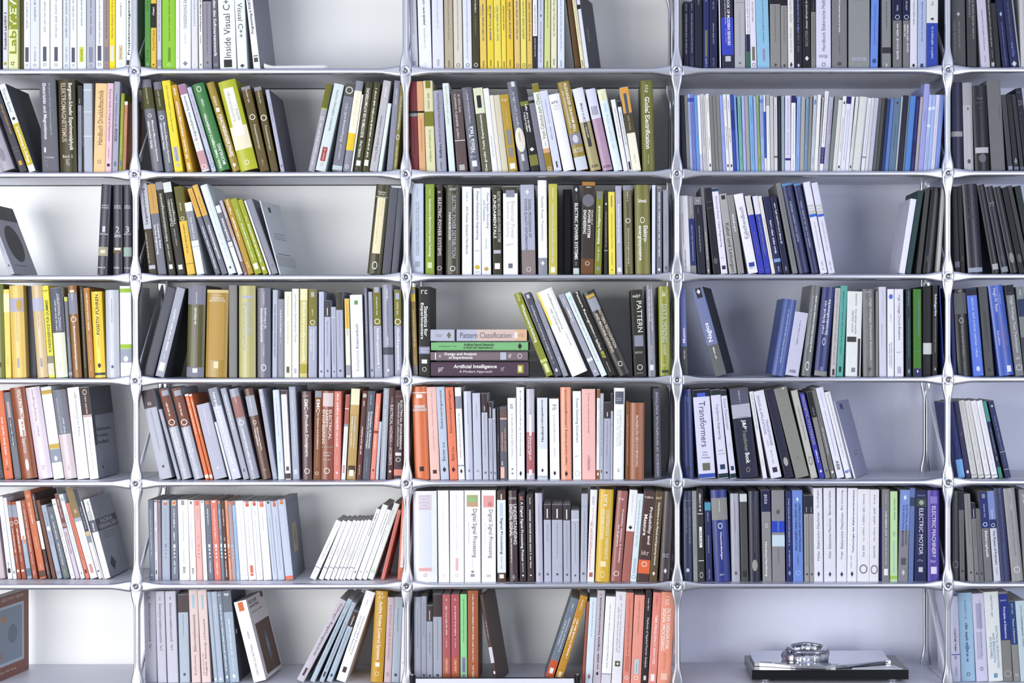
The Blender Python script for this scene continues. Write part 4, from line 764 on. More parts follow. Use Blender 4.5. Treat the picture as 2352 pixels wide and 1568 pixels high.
512 638 118 78 | e8e8fa | 160 400 8890ac /.18 ~ ; 450 1180 667090 /.16 ~ ; 1240 1390 55554c /.42b ABB
656 752 284 140 | ecedf2 | 170 1190 77787c /.25 ~ ; 1390 1440 3c6cd0 /h.8b MFI
782 808 448 288 s=a8acca d200 w-20 | f0f0fc | 340 430 3c5ca8 /F.2@.35 = ; 1110 1125 556 /F.3@.55 ~ ; 1160 1180 556 /F.25@.5 ~
# 4 4 2160 882 7
288 404 20 320 | 1a2a6c | 1220 1530 7ab2ec = ; 950 1040 4c6cb4 /.2 ~
416 498 180 290 | 2b2d54 | 790 850 889 /.4 ~ ; 1390 1440 e8e8ec /.5 !c
506 606 205 285 | d0d0ce | 340 1050 8c8c84 /.1 ~ ; 1100 1240 66666c /.15 ~ ; 1290 1420 66666c /.12 ~ ; 1455 1470 a4a49c =
616 712 320 285 | d8d8d7 | 340 1050 8c8c84 /.1 ~ ; 1070 1230 66666c /.15 ~ ; 1280 1420 66666c /.12 ~ ; 1460 1475 a4a49c =
726 818 432 285 | ececf0 | 340 1050 8c8c84 /.1 ~ ; 1070 1230 66666c /.15 ~ ; 1280 1420 66666c /.12 ~ ; 1460 1475 a4a49c =
836 934 542 280 | eeeef6 | 340 1050 8c8c84 /.1 ~ ; 1070 1230 66666c /.15 ~ ; 1280 1420 66666c /.12 ~ ; 1460 1475 a4a49c =
946 1008 655 280 | 16244e | 280 610 48948c = ; 720 1120 c8d4e4 /.25 ~ ; 1170 1240 c8d4e4 /.4 ~ ; 1340 1520 3c8c80 =
1052 1142 768 280 s=3c3c38 | 202c5f | 340 380 c8d0e0 /.5 !q ; 520 1070 7c8cb8 /.4 ~ ; 1090 1100 b8bcb0 = ; 1370 1380 b8bcb0 = ; 1120 1330 6c7cac /.35 ~
# 5 0 0 1117 7
-45 86 -200 200 | c8b8be | 
128 206 -34 165 | f4f4fa | 560 740 99a /.25 ~ ; 1210 1400 24242c /.3b ~ ; 1320 1390 222 /.6 =
214 272 36 185 | f0f2fa | 220 980 b8c0cc /.3 ~ ; 1360 1400 88a0ac /.5 =
282 342 60 252 | a0523c | 305 505 98a0b2 = ; 570 640 f4e8e4 !o ; 680 1080 fcece4 /.4b ~ ; 1120 1230 f0d8cc /.3 ~ ; 1340 1380 f0e0d8 /.6 =
352 428 164 250 | a04e38 | 300 505 98a0b2 = ; 540 610 f4e8e4 !o ; 680 1070 fcece4 /.4b ~ ; 1110 1210 f0d8cc /.3 ~ ; 1340 1370 f0e0d8 /.6 =
440 518 190 250 | 9cb0c2 | 250 860 f4f8fa = ; 400 690 c8d8e0 /.25 ~ ; 800 930 e0906c /.4 = ; 930 1060 e8f0f4 /.3 ~ ; 1320 1440 5c7484 =
530 608 274 240 | aa5a44 | 290 330 f4d8cc /.2 ~ ; 380 1060 f8dcd0 /.35 ~ ; 1090 1250 f4d8cc /.3 ~ ; 1360 1430 f4d8cc /.4 ~
640 752 318 90 | ca724c | 150 200 e0a07c /.5 = ; 280 620 f8dccc /.32b ~ ; 820 1020 f0c8b4 /.25 ~ ; 1250 1330 f0c8b4 /.25 ~ ; 1360 1460 5c4038 =
770 824 488 125 | 4c3638 | 560 1010 f0ecf2 = ; 160 530 e0d4d4 /.4 ~ ; 650 920 b08c94 /.25 ~ ; 1240 1420 d8ccd0 /.4 ~
842 906 565 225 | 6c4234 | 
920 1004 638 310 | a8b4c6 | 420 660 5c4854 /.25 ~ ; 650 720 f8f8fa /.7 !c ; 750 960 8c7c94 /.25 ~ ; 1370 1420 7c6870 !o
1022 1128 734 340 | 6a707a | 470 540 e0e8ec /.3 ~ ; 580 870 f0f4f8 /.3 ~ ; 920 1280 f0f4f8 /.3 ~ ; 1340 1450 a4c85c /.3 ~
1144 1214 798 215 | fafafc | 285 310 b0b4b8 /.5 = ; 690 1180 8c8c94 /u.55 Konzepte von Apple ; 1410 1430 667 /.4 !q
1224 1288 858 128 | d4c8d6 | 128 680 7c4a44 = ; 220 520 f4e0dc /.4b ~ ; 600 650 f4e4e0 !o ; 740 1090 a04c54 /.4b ~
1300 1374 922 138 | e4ecf6 | 200 245 26262e !o ; 450 750 88a0b8 /.4 ~ ; 800 1100 a0b4c8 /.25 ~ ; 1380 1420 667 /.3 !q
1384 1448 1028 282 | de7e68 | 320 1210 a04840 /.35 ~ ; 1340 1400 5c2824 /.5 =
1458 1578 1010 30 | f6f6fa | 30 520 8c7a54 = ; 520 580 a8b4c2 = ; 370 460 c0a484 /.5 !q ; 640 1160 b8b8c0 /.18 ~ ; 1260 1400 d09090 /.4 =
1588 1652 1165 40 | f0e6e8 | 40 730 3a3e4e = ; 340 690 d8dce4 /.35 ~ ; 730 800 d8b888 = ; 800 910 8c94a0 = ; 1180 1320 889 /.2 ~ ; 1350 1380 4c7094 /.5 =
1655 1672 1290 240 | e8f0f2 |
1680 1784 1338 215 s=a2a6b2 d190 | fafcfe | 555 745 5c606e = ; 255 565 24242a /u.32@.62 VEREINFACHEN ; 400 560 24242a /u.3@.28 RADIKAL ; 600 735 f0f0f4 /.35b ~ ; 555 745 54586a /F1@.5 = ; 570 640 f0f2f6 /F.6@.52 RADIKAL ; 655 725 f0f2f6 /F.85@.52 VEREINFACHEN ; 790 805 3c3e46 /F.5@.5 ~ ; 830 845 3c3e46 /F.6@.5 ~ ; 870 885 3c3e46 /F.5@.5 ~ ; 1180 1400 3c3e48 /F.25@.3 !q
# 5 1 306 1117 7
262 346 235 215 | 8c94a6 | 370 1130 f0f4fa /.3b ~ ; 1405 1440 f4f4f8 /.4 !q
350 402 330 215 | f4f6fc | 225 250 5c605c /.5 = ; 580 670 445 /.3 ~ ; 720 1050 667 /.3 ~ ; 1180 1300 445 /.3 ~ ; 1340 1410 222 /.3 =
404 456 385 215 | a09099 | 235 265 b06848 /.7 = ; 350 750 5c444c /.25 ~ ; 1010 1025 667 /.2 !c ; 1070 1085 667 /.2 !c ; 1130 1145 667 /.2 !c
466 596 454 215 | a8b4c6 | 232 250 f8f0e8 /.34 = ; 252 300 c87850 /.34 = ; 370 860 98a0b0 /.12 ~ ; 920 980 889 /.2 = ; 1010 1030 667 /.12 !c ; 1070 1090 667 /.12 !c ; 1130 1150 667 /.12 !c
616 732 598 215 | 747a8a | 225 305 f0e0b4 /.5 = ; 240 290 e08058 /.38 = ; 360 660 eef2f8 /.3b ~ ; 735 860 eef2f8 /.3b ~ ; 930 985 f8f8fa /.3 = ; 1000 1030 fafafa /.22 !c ; 1060 1090 fafafa /.22 !c ; 1120 1145 fafafa /.22 !c ; 1190 1410 e8ecf4 /.3b ~
746 912 704 212 | fafafe | 225 300 a8a0a8 /.32 = ; 400 880 8c8c94 /.15 ~ ; 1020 1260 a0a0a8 /.2 ~ ; 1290 1400 34343c /u.24b VDE
920 1018 874 220 | fafafe | 240 285 8c8484 /.35 = ; 490 730 b8b8c0 /.2 ~ ; 820 1030 a8a8b0 /.25 ~ ; 1310 1410 34343c /u.35b VDE
1026 1122 965 222 | f0b6b0 | 235 305 e07c70 /.6 = ; 370 520 b07c78 /.2 ~ ; 795 870 b07c78 /.2 ~ ; 925 980 e09c94 /.35 = ; 1010 1035 c06c64 /.2 !c ; 1070 1095 c06c64 /.2 !c ; 1130 1150 c06c64 /.2 !c
1130 1196 1050 225 | f6f8fc | 235 265 99a /.4 = ; 440 900 a8a8b0 /.2 ~ ; 1180 1410 889 /.25 ~
1206 1304 1118 222 | 6c7280 | 235 290 d8784c /.6 = ; 360 620 eef2f8 /.3b ~ ; 930 980 f8f8fa /.35 = ; 1000 1035 fafafa /.25 !c ; 1060 1095 fafafa /.25 !c ; 1120 1150 fafafa /.25 !c ; 1190 1410 e8ecf4 /.35b ~
1310 1418 1204 222 | e27e70 | 235 262 fcf4f0 /.5 = ; 365 860 fce0d8 /.3b ~ ; 930 985 fcf0ec /.35 = ; 1005 1038 fcfcfc /.24 !c ; 1064 1098 fcfcfc /.24 !c ; 1122 1155 fcfcfc /.24 !c ; 1200 1420 fce4dc /.3b ~
1422 1476 1314 226 | 708494 | 235 285 d89868 /.5 = ; 370 700 e0ecf4 /.4b ~ ; 790 870 e0ecf4 /.35b ~ ; 920 980 f0f8f4 /.5 = ; 1000 1032 f4fcf8 /.4 !c ; 1060 1092 f4fcf8 /.4 !c ; 1118 1146 f4fcf8 /.4 !c
1478 1542 1364 236 | 5e362c | 370 640 e8d0c0 /.4b ~ ; 820 880 f4f0ec /.3b ~ ; 925 985 f8f4f0 /.45 = ; 1010 1042 fcfcfc /.4 !c ; 1068 1102 fcfcfc /.4 !c ; 1126 1158 fcfcfc /.4 !c ; 1200 1450 f4ecec /.4b ~
1546 1592 1424 230 | f0a27c | 370 600 a85c38 /.3 ~ ; 800 870 a85c38 /.3 ~ ; 930 975 fce8dc /.5 = ; 1010 1035 445 /.35 !c ; 1070 1095 445 /.35 !c ; 1130 1150 445 /.35 !c
1596 1662 1480 240 | b09ea6 | 240 300 d8885c /.5 = ; 930 980 a8c0d8 /.6 = ; 1010 1040 a8ccec /.4 !c ; 1070 1095 a8ccec /.4 !c ; 1130 1155 a8ccec /.4 !c
1666 1718 1545 236 | a8c8e6 | 245 305 c8603c /.7 = ; 560 1380 5c80a0 /.25 ~
1726 1854 1590 236 | fafafc | 280 1030 b0b0b8 /.1 ~ ; 1060 1120 a8a8b0 /.1 ~ ; 1220 1380 a8a8b0 /.1 ~ ; 1420 1432 d8d8dc =
1858 1982 1735 244 | fafafc | 250 270 d86048 /.45 = ; 275 330 d86850 /.45 = ; 540 590 8890a0 /.15 ~ ; 640 1150 a8b8c8 /.18 ~ ; 1270 1390 d8705c /.4 = ; 1400 1440 d8705c /.4 =
1985 2092 1860 240 | f4f6fc | 240 260 d86048 /.45 = ; 265 315 c86050 /.45 = ; 390 500 a8b8c8 /.15 ~ ; 550 1440 a8b8c8 /.15 ~
2100 2230 1974 244 | fafafc | 240 262 d86048 /.5 = ; 268 335 e87c68 /.5 = ; 470 700 889 /.14 ~ ; 800 1440 d0d4d8 /.1 ~
# 5 1 610 1117 7
116 198 -8 236 | c8d4e6 | 245 280 34343c /.4 = ; 500 1400 667 /.15 ~
202 312 62 238 | c8d0e2 | 240 262 d86048 /.4 = ; 270 330 d07058 /.4 = ; 500 1350 889 /.12 ~
322 452 184 212 s=7c8496 d185 | c4cee0 | 212 235 d86040 /.4 = ; 245 290 d87850 /.4 = ; 340 1380 e4ecf4 /.25 ~ ; 1440 1520 e27c5c = ; 640 1110 b0a08c /F.38@.45 = ; 700 1050 8c8878 /F.2@.45 !q ; 280 330 a0a8b8 /F.4@.5 ~
692 800 1165 540 J | fcfcfe | 590 660 a8a8b0 /u.2 ~ ; 850 1170 a0a0a8 /u.3 ~ ; 1305 1318 8c90a0 = ; 1360 1420 b8b8c0 /.4 ~
842 922 1255 545 J | fcfcfe | 600 650 a8a8b0 /u.2 ~ ; 930 1170 a0a0a8 /u.35 ~ ; 1305 1318 8c90a0 = ; 1360 1420 b8b8c0 /.4 ~
934 1022 1345 545 J | fcfcfe | 960 1110 b0b0b8 /u.35 ~ ; 1305 1318 8c90a0 = ; 1360 1420 b8b8c0 /.4 ~
1030 1098 1440 545 J | fcfcfe | 580 650 a8a8b0 /u.25 ~ ; 990 1180 a0a0a8 /u.35 ~ ; 1305 1318 8c90a0 = ; 1360 1420 b8b8c0 /.4 ~
1106 1166 1508 550 J | fafafc | 600 650 a8a8b0 /u.25 ~ ; 890 1110 a0a0a8 /u.35 ~ ; 1305 1318 8c90a0 =
1170 1228 1566 546 J | fcfcfe | 1060 1180 a0a0a8 /u.35 ~ ; 1305 1318 8c90a0 =
1234 1278 1622 540 J | fafafc | 1030 1180 8c7c84 /u.4 ~ ; 1305 1318 8c90a0 =
1282 1356 1672 535 J | fcfcfe | 890 1170 a0a0a8 /u.3 ~ ; 1305 1318 8c90a0 = ; 1360 1420 b8b8c0 /.4 ~
1360 1428 1788 350 | fafcfc | 420 800 34343c /.28b ~ ; 830 1200 5c9cb4 /.2 ~ ; 1360 1400 334 /.4 !q
1440 1536 1890 282 | fcfcfe | 340 1000 b0c8d4 /.12 ~ ; 1360 1400 889 /.25 !q
1540 1622 1985 372 | fcfcfe | 420 780 44444c /.2b ~ ; 820 1200 8cb4c4 /.15 ~ ; 1360 1400 889 /.25 !q
1630 1726 2084 262 | eef2ea | 370 620 3c3c40 /.2@.3 ~ ; 700 950 889080 /.15@.3 ~ ; 1350 1400 5cac94 !o
1846 1906 2126 372 | da7e74 | 440 1400 a04c48 /.3 ~
2120 2200 2196 200 | e48468 | 330 1300 fafafa /.6@.72 = ; 560 1290 d89890 /.35@.72 ~ ; 1350 1450 c85c44 /.3 !o
# 5 2 926 1117 7
172 562 160 72 R | f2f4fe | 130 380 dcd4e0 /.56 = ; 145 165 b89ca8 /h.45 ~ ; 190 210 b89ca8 /h.3 ~ ; 245 265 b89ca8 /h.45 ~ ; 290 310 b89ca8 /h.25 ~ ; 340 360 b89ca8 /h.48 ~ ; 385 1290 e0e6f8 /.52 = ; 1300 1360 eabcbc /.56 = ; 1315 1345 d08888 /h.45 ~ ; 1395 1450 c88890 !o
570 748 555 64 | fcfcfe | 160 1020 d0d4d8 /.12 ~ ; 1160 1310 d8d8dc /.1 ~ ; 1405 1450 e0b8b8 !o
754 986 748 64 | fafcfe | 140 1090 d0d4dc /.14 ~ ; 1145 1355 f0c8cc /.22 = ; 1165 1330 d09098 /u.12 ~ ; 1400 1450 d8a8a8 !o
990 1254 984 62 | fcfcfe | 135 325 a8b47c /.7@.5 = ; 190 240 8cc88c /.5@.5 !c ; 250 325 c8a484 /.6@.5 = ; 360 1140 4c3c44 /.34@.62 Digital Signal Processing ; 580 920 c8c8d0 /.14@.28 ~ ; 1170 1300 d0d0d4 /.12 ~ ; 1345 1390 889 /.25 !q ; 1405 1450 99a /.25 =
1258 1494 1256 58 | fcfcfe | 145 335 eaa4a4 /.75@.5 = ; 240 330 d87c7c /.4@.6 !q ; 370 1150 5c4c54 /.36@.62 Digital Signal Processing ; 590 920 d0d0d8 /.14@.28 ~ ; 1415 1455 c8c8cc /.3 =
1516 1658 1508 68 | 4e362c | 215 1385 e8f0fc = ; 120 205 f0ece8 /.12 = ; 265 480 c8d4e4 /.35 = ; 500 1090 30343c /.36b Signal Processing ; 1120 1330 778 /.2 ~ ; 1410 1475 f4f0ec /.5 =
1710 1852 1688 64 R | 3c2c30 | 170 205 e8e4e4 /h.85 LYONS ; 280 930 f0ecec /.4@.76b UNDERSTANDING ; 285 800 f0ecec /.4@.3b DIGITAL SIGNAL ; 830 1230 e8e0e0 /.18@.3b ~ ; 1400 1510 8c888c /.4 !q
1880 1984 1852 112 | 2f2428 | 160 220 c89080 /.8 ~ ; 245 1210 fafafa /.5@.45b A Digital Signal Processing Primer ; 1230 1380 e8e4e4 /.3 ~ ; 1410 1450 ddd /.4 !q
2000 2114 1982 138 | 392d30 | 180 290 f0ecec /.3 ~ ; 375 1090 fafafa /.32b ~ ; 1120 1320 f0ecec /.3b ~ ; 1410 1440 eee /.35 !q
2136 2254 2118 104 R | babacc | 280 580 5c5c6c /.1 ~ ; 620 760 aab /.1 ~ ; 1385 1430 889 /.3 =
# 5 2 1230 1117 4
80 147 75 165 | b8bcce | 165 305 3a3036 = ; 205 290 f0f0f0 /.15 = ; 350 510 6c7084 /.15 ~ ; 795 815 556 /.25 =
152 252 150 165 | b4b8ca | 165 305 3a3036 = ; 205 290 f0f0f0 /.12 = ; 330 660 7c8094 /.1 ~ ; 795 815 556 /.2 =
258 324 254 165 | b0b4c6 | 165 310 3a3036 = ; 210 300 f0f0f0 /.15 = ; 350 750 7c8094 /.15 ~ ; 800 820 556 /.25 =
330 404 328 218 | b8bcca | 302 312 dfe3ec = ; 330 700 7c8094 /.12 ~ ; 808 825 556 /.2 =
410 470 422 65 | b4b8c8 | 180 186 98a0b0 = ; 225 710 6c7084 /.15 ~ ; 790 810 556 /.3 =
474 538 504 28 | f4f2f6 | 90 170 aab /.5 ~ ; 190 580 d8b0b4 /.3 ~ ; 320 770 e08c94 /.3@.3b ~ ; 790 830 c06460 /.5 =
545 682 584 22 R | dab22c | 70 190 fcf6e0 /.4 ~ ; 210 670 fcf8e4 /.24@.68 CONTINUOUS UNIVARIATE ; 205 480 fcf8e4 /.24@.34 DISTRIBUTIONS ; 685 735 f4e8c0 /.4 = ; 775 840 f4e8c0 /.28 !o
685 787 752 34 R | 9c5e58 | 90 130 f4e8e4 /h.55 ~ ; 205 700 f8ece8 /.2@.64b Probability, Statistics, & Reliability ; 350 550 f8ece8 /.2@.36b for Engineers ; 775 825 f0dcd8 !o
790 866 868 26 | a8665c | 26 410 f4f4f6 = ; 60 260 b8b8bc /.25 ~ ; 355 395 222 /.5 !q
868 926 948 64 | dceaee | 120 550 88a0ac /.3 ~ ; 660 800 b8ccd8 /.4 = ; 810 850 9ab !o
930 1042 1018 38 | 4a322f | 82 110 f0e0dc /h.75 ~ ; 185 530 faf4f0 /.32@.7b Probability and ; 255 450 faf4f0 /.3@.32b Measure ; 590 635 d8c4bc /h.6 ~ ; 675 802 e26a3c = ; 690 740 f8e0d4 !o
1044 1116 1138 42 | 5c4a2c | 85 120 d8c8a8 /h.8 ~ ; 145 725 f8f4ec /.34b Distributions in the Physical and Engineering Sciences ; 780 820 f0e8dc /.4 !q
1132 1240 1214 40 R | 3c3033 | 120 570 5c5c70 /.2 ~ ; 600 660 99a /h.6 ~ ; 750 800 e8e4e4 /.28 !q
# 5 3 1546 1117 4
92 182 84 40 R | 222c52 | 120 135 8890a8 /h.8 ~ ; 195 530 8c90a4 /.2@.75 ELECTRICAL MACHINES ; 200 430 8c90a4 /.18@.4 ~ ; 750 785 c8ccd0 /.35 !c
188 229 170 40 | 929493 | 120 450 b8bcb8 /.3 ~ ; 420 640 6c6e70 /.25 ~
232 294 214 28 | 2d2d30 | 65 195 e8e8e8 /.4b ~ ; 205 230 eee /.3 !q ; 248 254 f0f0f0 /.8 = ; 678 684 f0f0f0 /.8 = ; 370 560 f4f4f4 /.4 = ; 400 540 2d2d30 /u.3b ~ ; 785 840 ccc /.5 !o
306 364 288 145 | 1c285a | 145 220 4c9ab4 = ; 240 320 c8d0e4 /.25 ~ ; 450 610 c8d0e4 /.2 ~ ; 760 850 c8d0e4 /.2 ~
384 534 344 32 R | 1c2c7f | 105 308 8c8c8b = ; 125 240 f0f0f0 /.1 ~ ; 335 390 e8ecf4 /.28 !o ; 415 670 f0f4fa /.15b Wasserkraftanlagen ; 800 820 d0d8e8 /h.35 ~
540 620 524 64 R | a8aab8 | 140 430 55565c /.12 ~ ; 780 810 666 /.3 =
628 696 610 66 | 484849 | 66 140 d4d8da = ; 775 830 2c2c2e /.6 =
704 806 690 42 R | 161c37 | 110 610 6c6c60 /.14 ~ ; 670 775 9c9c94 /.5 !c
826 910 810 34 | 8c8c8e | 34 232 141c4a = ; 75 165 d0d4e4 /.5 ~ ; 340 380 e8e8ec /.3 !o ; 510 650 f4f4f4 /.3@.4b Nürnberg ; 660 825 f4f4f4 /.3@.4b Hamburg
914 1034 904 34 | 88888c | 318 420 2440c4 = ; 320 410 4c80b0 /.12 = ; 445 550 c8dae6 = ; 570 730 66666a /.15 ~ ; 215 250 555 /.25 =
1044 1100 1034 48 | 1c2666 | 110 550 d8dcf0 /.3 ~ ; 585 740 d8dcf0 /.25 ~ ; 770 820 8890c0 /.5 !q
1104 1200 1094 34 | 6c8cd4 | 95 140 dce8fc /.25 !q ; 155 600 24346c /.2@.7b OPERATION AND MAINTENANCE ; 155 590 24346c /.2@.34b OF LARGE TURBO-GENERATORS ; 630 730 34487c /.2 ~ ; 770 815 a8c0ec !o
1208 1253 1202 82 | 9a9a9a | 82 250 1c2032 = ; 190 240 f0f0f0 /.25 ~ ; 280 730 55555a /.2 ~ ; 795 815 444 /.35 =
1256 1296 1246 82 | 9a9a9a | 82 250 1c2032 = ; 190 240 f0f0f0 /.25 ~ ; 280 690 55555a /.2 ~ ; 795 815 444 /.35 =
# 5 3 1850 1117 4
80 166 54 15 | e8e8f2 | 30 200 4c4c64 /u.26 Grundlagen ; 235 570 4c4c64 /u.26 Elektrische Maschinen ; 590 680 4c4c64 /u.24 Müller ; 775 830 34344c /.3 !q
172 283 167 12 | e4e4f0 | 40 260 4c4c64 /u.2 Betriebsverhalten ; 290 570 4c4c64 /u.2 Elektrische Maschinen ; 590 660 4c4c64 /u.18 Müller ; 780 830 34344c /.22 !q
285 381 289 12 | eaeaf4 | 35 215 4c4c64 /u.24 Berechnung ; 240 570 4c4c64 /u.24 Elektrische Maschinen ; 595 670 4c4c64 /u.22 Vogt ; 780 830 34344c /.28 !q
382 472 391 14 | eeeef8 | 30 610 4c4c6c /u.24@.6b Technologie des Elektromaschinenbaus ; 630 750 7c7c94 /u.16@.4 ~ ; 775 830 34344c /.3 !q
474 590 479 24 | ececf2 | 70 170 77787c /.2 ~ ; 185 355 66666c /.22 ~ ; 370 505 77787c /.2 ~ ; 540 650 66666c /.22 ~ ; 715 800 77787c /.65 !o
590 674 588 28 | e8e8ee | 75 165 77787c /.25 ~ ; 195 365 66666c /.28 ~ ; 375 510 77787c /.25 ~ ; 545 655 66666c /.28 ~ ; 720 805 77787c /.8 !o
678 698 678 200 y10 | 24206f | 
702 774 699 26 | 808084 | 65 160 c8c8c8 /u.2 ~ ; 220 450 f4f4f4 /u.28b ~ ; 470 720 e0e0e0 /u.25 ~ ; 755 815 f0f0f0 /.55 =
778 846 779 44 | c0e0ac | 110 310 7c9c6c /.3@.6b ~ ; 410 470 7c9c6c /.5 ~ ; 500 800 a0b8e0 /.3 ~ ; 820 850 a0c858 =
850 942 872 28 | 85858d | 28 400 7c96d4 = ; 75 125 e8f0fc /.3 !q ; 165 530 283468 /.2@.7b ELECTRICAL INSULATION ; 170 550 283468 /.2@.36b FOR ROTATING MACHINES ; 655 720 555 /.5 = ; 760 820 ccc /.35 !q
946 992 948 14 | 6078ac | 100 180 34405c = 
1000 1114 1000 38 | 141a4f | 70 95 8890b4 /h.6 ~ ; 110 185 3c4840 /.8 = ; 125 170 a0b098 /.4 !c ; 200 625 f0f2fa /.34 ELECTRIC MOTOR ; 440 620 6c7090 /.1@.22 ~ ; 665 695 a8acc4 /h.5 ~ ; 740 785 c8ccd4 /.35 =
1124 1234 1118 34 R | 4c3ea0 | 90 155 8c7cc8 /.6 = ; 180 650 f2f0fc /.34 ELECTRIC MACHINERY ; 670 700 d0c8e8 /h.5 ~ ; 735 800 e0dcf0 /.5 =
# 5 4 2160 1117 4
108 172 104 40 R | 34363e | 90 460 4c4e54 /.2 ~ ; 680 750 778 !o
180 228 155 50 | 68686b | 50 215 14182e = ; 240 730 4c4c50 /.2 ~ ; 765 785 333 /.4 =
258 316 214 68 | 8a8a8b | 100 540 55585c /.15 ~ ; 780 800 333 /.25 =
320 360 280 150 | 7c7c80 | 150 295 14182e = ; 205 290 a8acb8 /.2 = ; 330 560 4c4c50 /.2 ~ ; 790 810 333 /.35 =
362 404 322 205 | 6a6a6d | 300 600 44444a /.2 ~ ; 790 810 333 /.35 =
410 482 345 50 | 747679 | 50 385 1c2a70 = ; 70 110 8c9098 /.4 = ; 165 290 c8d0e4 /.25 ~ ; 330 370 e8ecf4 !o ; 410 655 f8f8f8 /.42b Elektrophysik
494 558 414 46 | d0d4de | 46 305 7c90ca = ; 305 385 1c2a70 = ; 215 295 d8e0f0 /.35 ~ ; 340 375 e0e4d8 !o ; 405 720 283468 /.4b The Physics of Polymers ; 745 820 445080 /.2 ~
562 648 472 18 R | 2c3663 | 70 520 1c2448 /.25 ~
660 768 575 12 R | 9a9a9c | 70 160 77777c /.12 ~ ; 215 640 66666c /.18 ~ ; 735 795 d8d8dc !o
772 840 722 28 | 84868b | 70 160 eee /.3 ~
# 6 0 0 1344 4
-170 -72 -172 137 s=8c5c50 d210 w-8 | 8c5c50 | 235 790 b8c4d0 /F.72@.5 = ; 260 760 8c98a8 /F.62@.5 = ; 300 400 b08c74 /F.2@.3 !q ; 640 740 a8847c /F.14@.2 !q ; 420 600 74808e /F.25@.55 !c ; 150 195 e0d0c8 /F.6@.55 ~ ; 830 860 e0d0c8 /F.5@.4 ~
# 6 1 306 1344 4
112 221 95 54 | b0b0be | 105 135 44444e /.2 ~ ; 165 520 44444e /.22 Elektrische Installationstechnik ; 535 590 44444e /.2 Teil 1
226 310 196 54 | c8c8d6 | 110 140 44444e /.24 ~ ; 170 530 44444e /.28 Elektrische Installationstechnik ; 545 600 44444e /.24 Teil 2
318 417 291 54 | ccccda | 105 135 44444e /.2 ~ ; 165 520 44444e /.24 Elektrische Installationstechnik ; 540 595 44444e /.2 Teil 3
430 522 408 84 | b4c0ce | 84 248 4c3e40 = ; 265 470 6c7484 /.12 ~ ; 805 830 556 /.22 =
540 622 508 36 | e4ceca | 80 205 a8c8dc /.28 = ; 262 606 4c3c40 /u.3 Elektro-Installationstechnik ; 640 825 7c6468 /u.28 Boy/Dunkhase
632 716 587 40 | e8d2ce | 85 220 a8c8dc /.24 = ; 305 830 4c3c40 /u.28@.6 Hausgeräte-, Beleuchtungs- und Klimatechnik ; 620 830 8c7478 /u.18@.28 ~
744 780 677 60 | a8b8ca | 175 560 e8f0f8 /.3 ~ ; 845 880 f4f4f8 /.5 !q
782 836 712 60 | b0bcce | 75 90 f0f4f8 /h.6 ~ ; 155 360 e8f0f8 /.25 ~ ; 845 875 f4f4f8 /.4 !q
848 890 768 58 | 8090a2 | 80 100 f0f4f8 /h.8 ~ ; 180 790 f4f6fa /.4b ~ ; 825 860 f4f4f8 /.5 !q
892 978 812 56 s=3c404e d180 | a8b8ca | 56 248 6c7482 = ; 75 105 f4f6fa /h.55b ep ; 310 640 f0f4f8 /u.24b ~ ; 660 790 f0f4f8 /u.18 ~ ; 810 860 f4f4f8 /.35 !q ; 420 460 e0e4ec /F.1@.12 = ; 500 780 5c6474 /F.3@.6 !o
1108 1232 920 160 s=dfd7d8 d175 w-4 | fcfcfe | 170 250 dc6c34 /.42 = ; 435 500 445 /u.14 Kiefer ; 560 840 6c6468 /u.18 VDE 0100 und die Praxis ; 180 215 3c3c44 /F.45@.3 VDE 0100 ; 222 250 3c3c44 /F.5@.35 und die Praxis ; 285 300 445 /F.6@.45 ~ ; 400 860 5c4038 /F.8@.55 = ; 480 780 6c8c9c /F.14@.55 !q ; 120 210 4c3c34 /F.12@.85 =
# 6 1 610 1344 4
268 348 715 130 | c8c2ce | 170 325 8c4c5c /.42 Föllinger ; 340 655 4c3c48 /.42 Regelungstechnik ; 770 840 4c3840 /.3 =
398 448 800 135 | b4c4d2 | 180 240 778 /.25 ~ ; 260 600 5c7484 /.35 ~ ; 630 750 889 /.2 ~
484 532 852 172 | b0bcca | 350 780 5c6474 /.25 ~ ; 800 845 3c4450 /.4 =
550 608 862 250 | b0c0ce | 250 388 3c2e30 = ; 290 375 f0e8e8 /.12 = ; 420 640 5c6878 /.2 ~ ; 820 845 445 /.35 =
636 734 1002 62 | fcfafc | 135 195 a0989c /.14 ~ ; 290 640 8c8488 /.22@.66 Advanced Signal Processing ; 290 620 8c8488 /.22@.34 and Digital Noise Reduction ; 760 810 3c383c /.4 =
960 1078 1104 44 R | ca9a2c | 60 125 fcf4e0 /.5 ~ ; 140 680 fcf6e6 /.36b Active Noise Control Systems ; 705 745 faf4e4 /.35 = ; 790 830 f0e0b8 !o
1086 1152 1190 108 | d0bac0 | 180 690 98808c /.3 ELECTRONIC NOISE AND SIGNALS ; 800 835 6c5c64 /.4 !o
1154 1230 1244 104 | b4c0ce | 210 420 5c6878 /.2 ~ ; 810 835 445 /.3 =
1234 1276 1268 200 | f4f4f6 | 700 715 c06060 /.2 !q
# 6 2 926 1344 4
100 166 100 105 R | a8acba | 210 570 4c5060 /u.12 ~
168 216 166 100 | a0a4b2 | 150 470 4c5060 /u.2 ~ ; 815 835 445 /.4 =
218 274 214 185 | a4a8b6 | 185 330 3c3234 = ; 230 320 f0e8e8 /.1 = ; 420 630 5c6070 /u.25 ~ ; 820 835 445 /.35 =
278 360 274 80 | a8acba | 80 288 3c3234 = ; 310 680 6c7080 /u.15 ~ ; 815 835 445 /.3 =
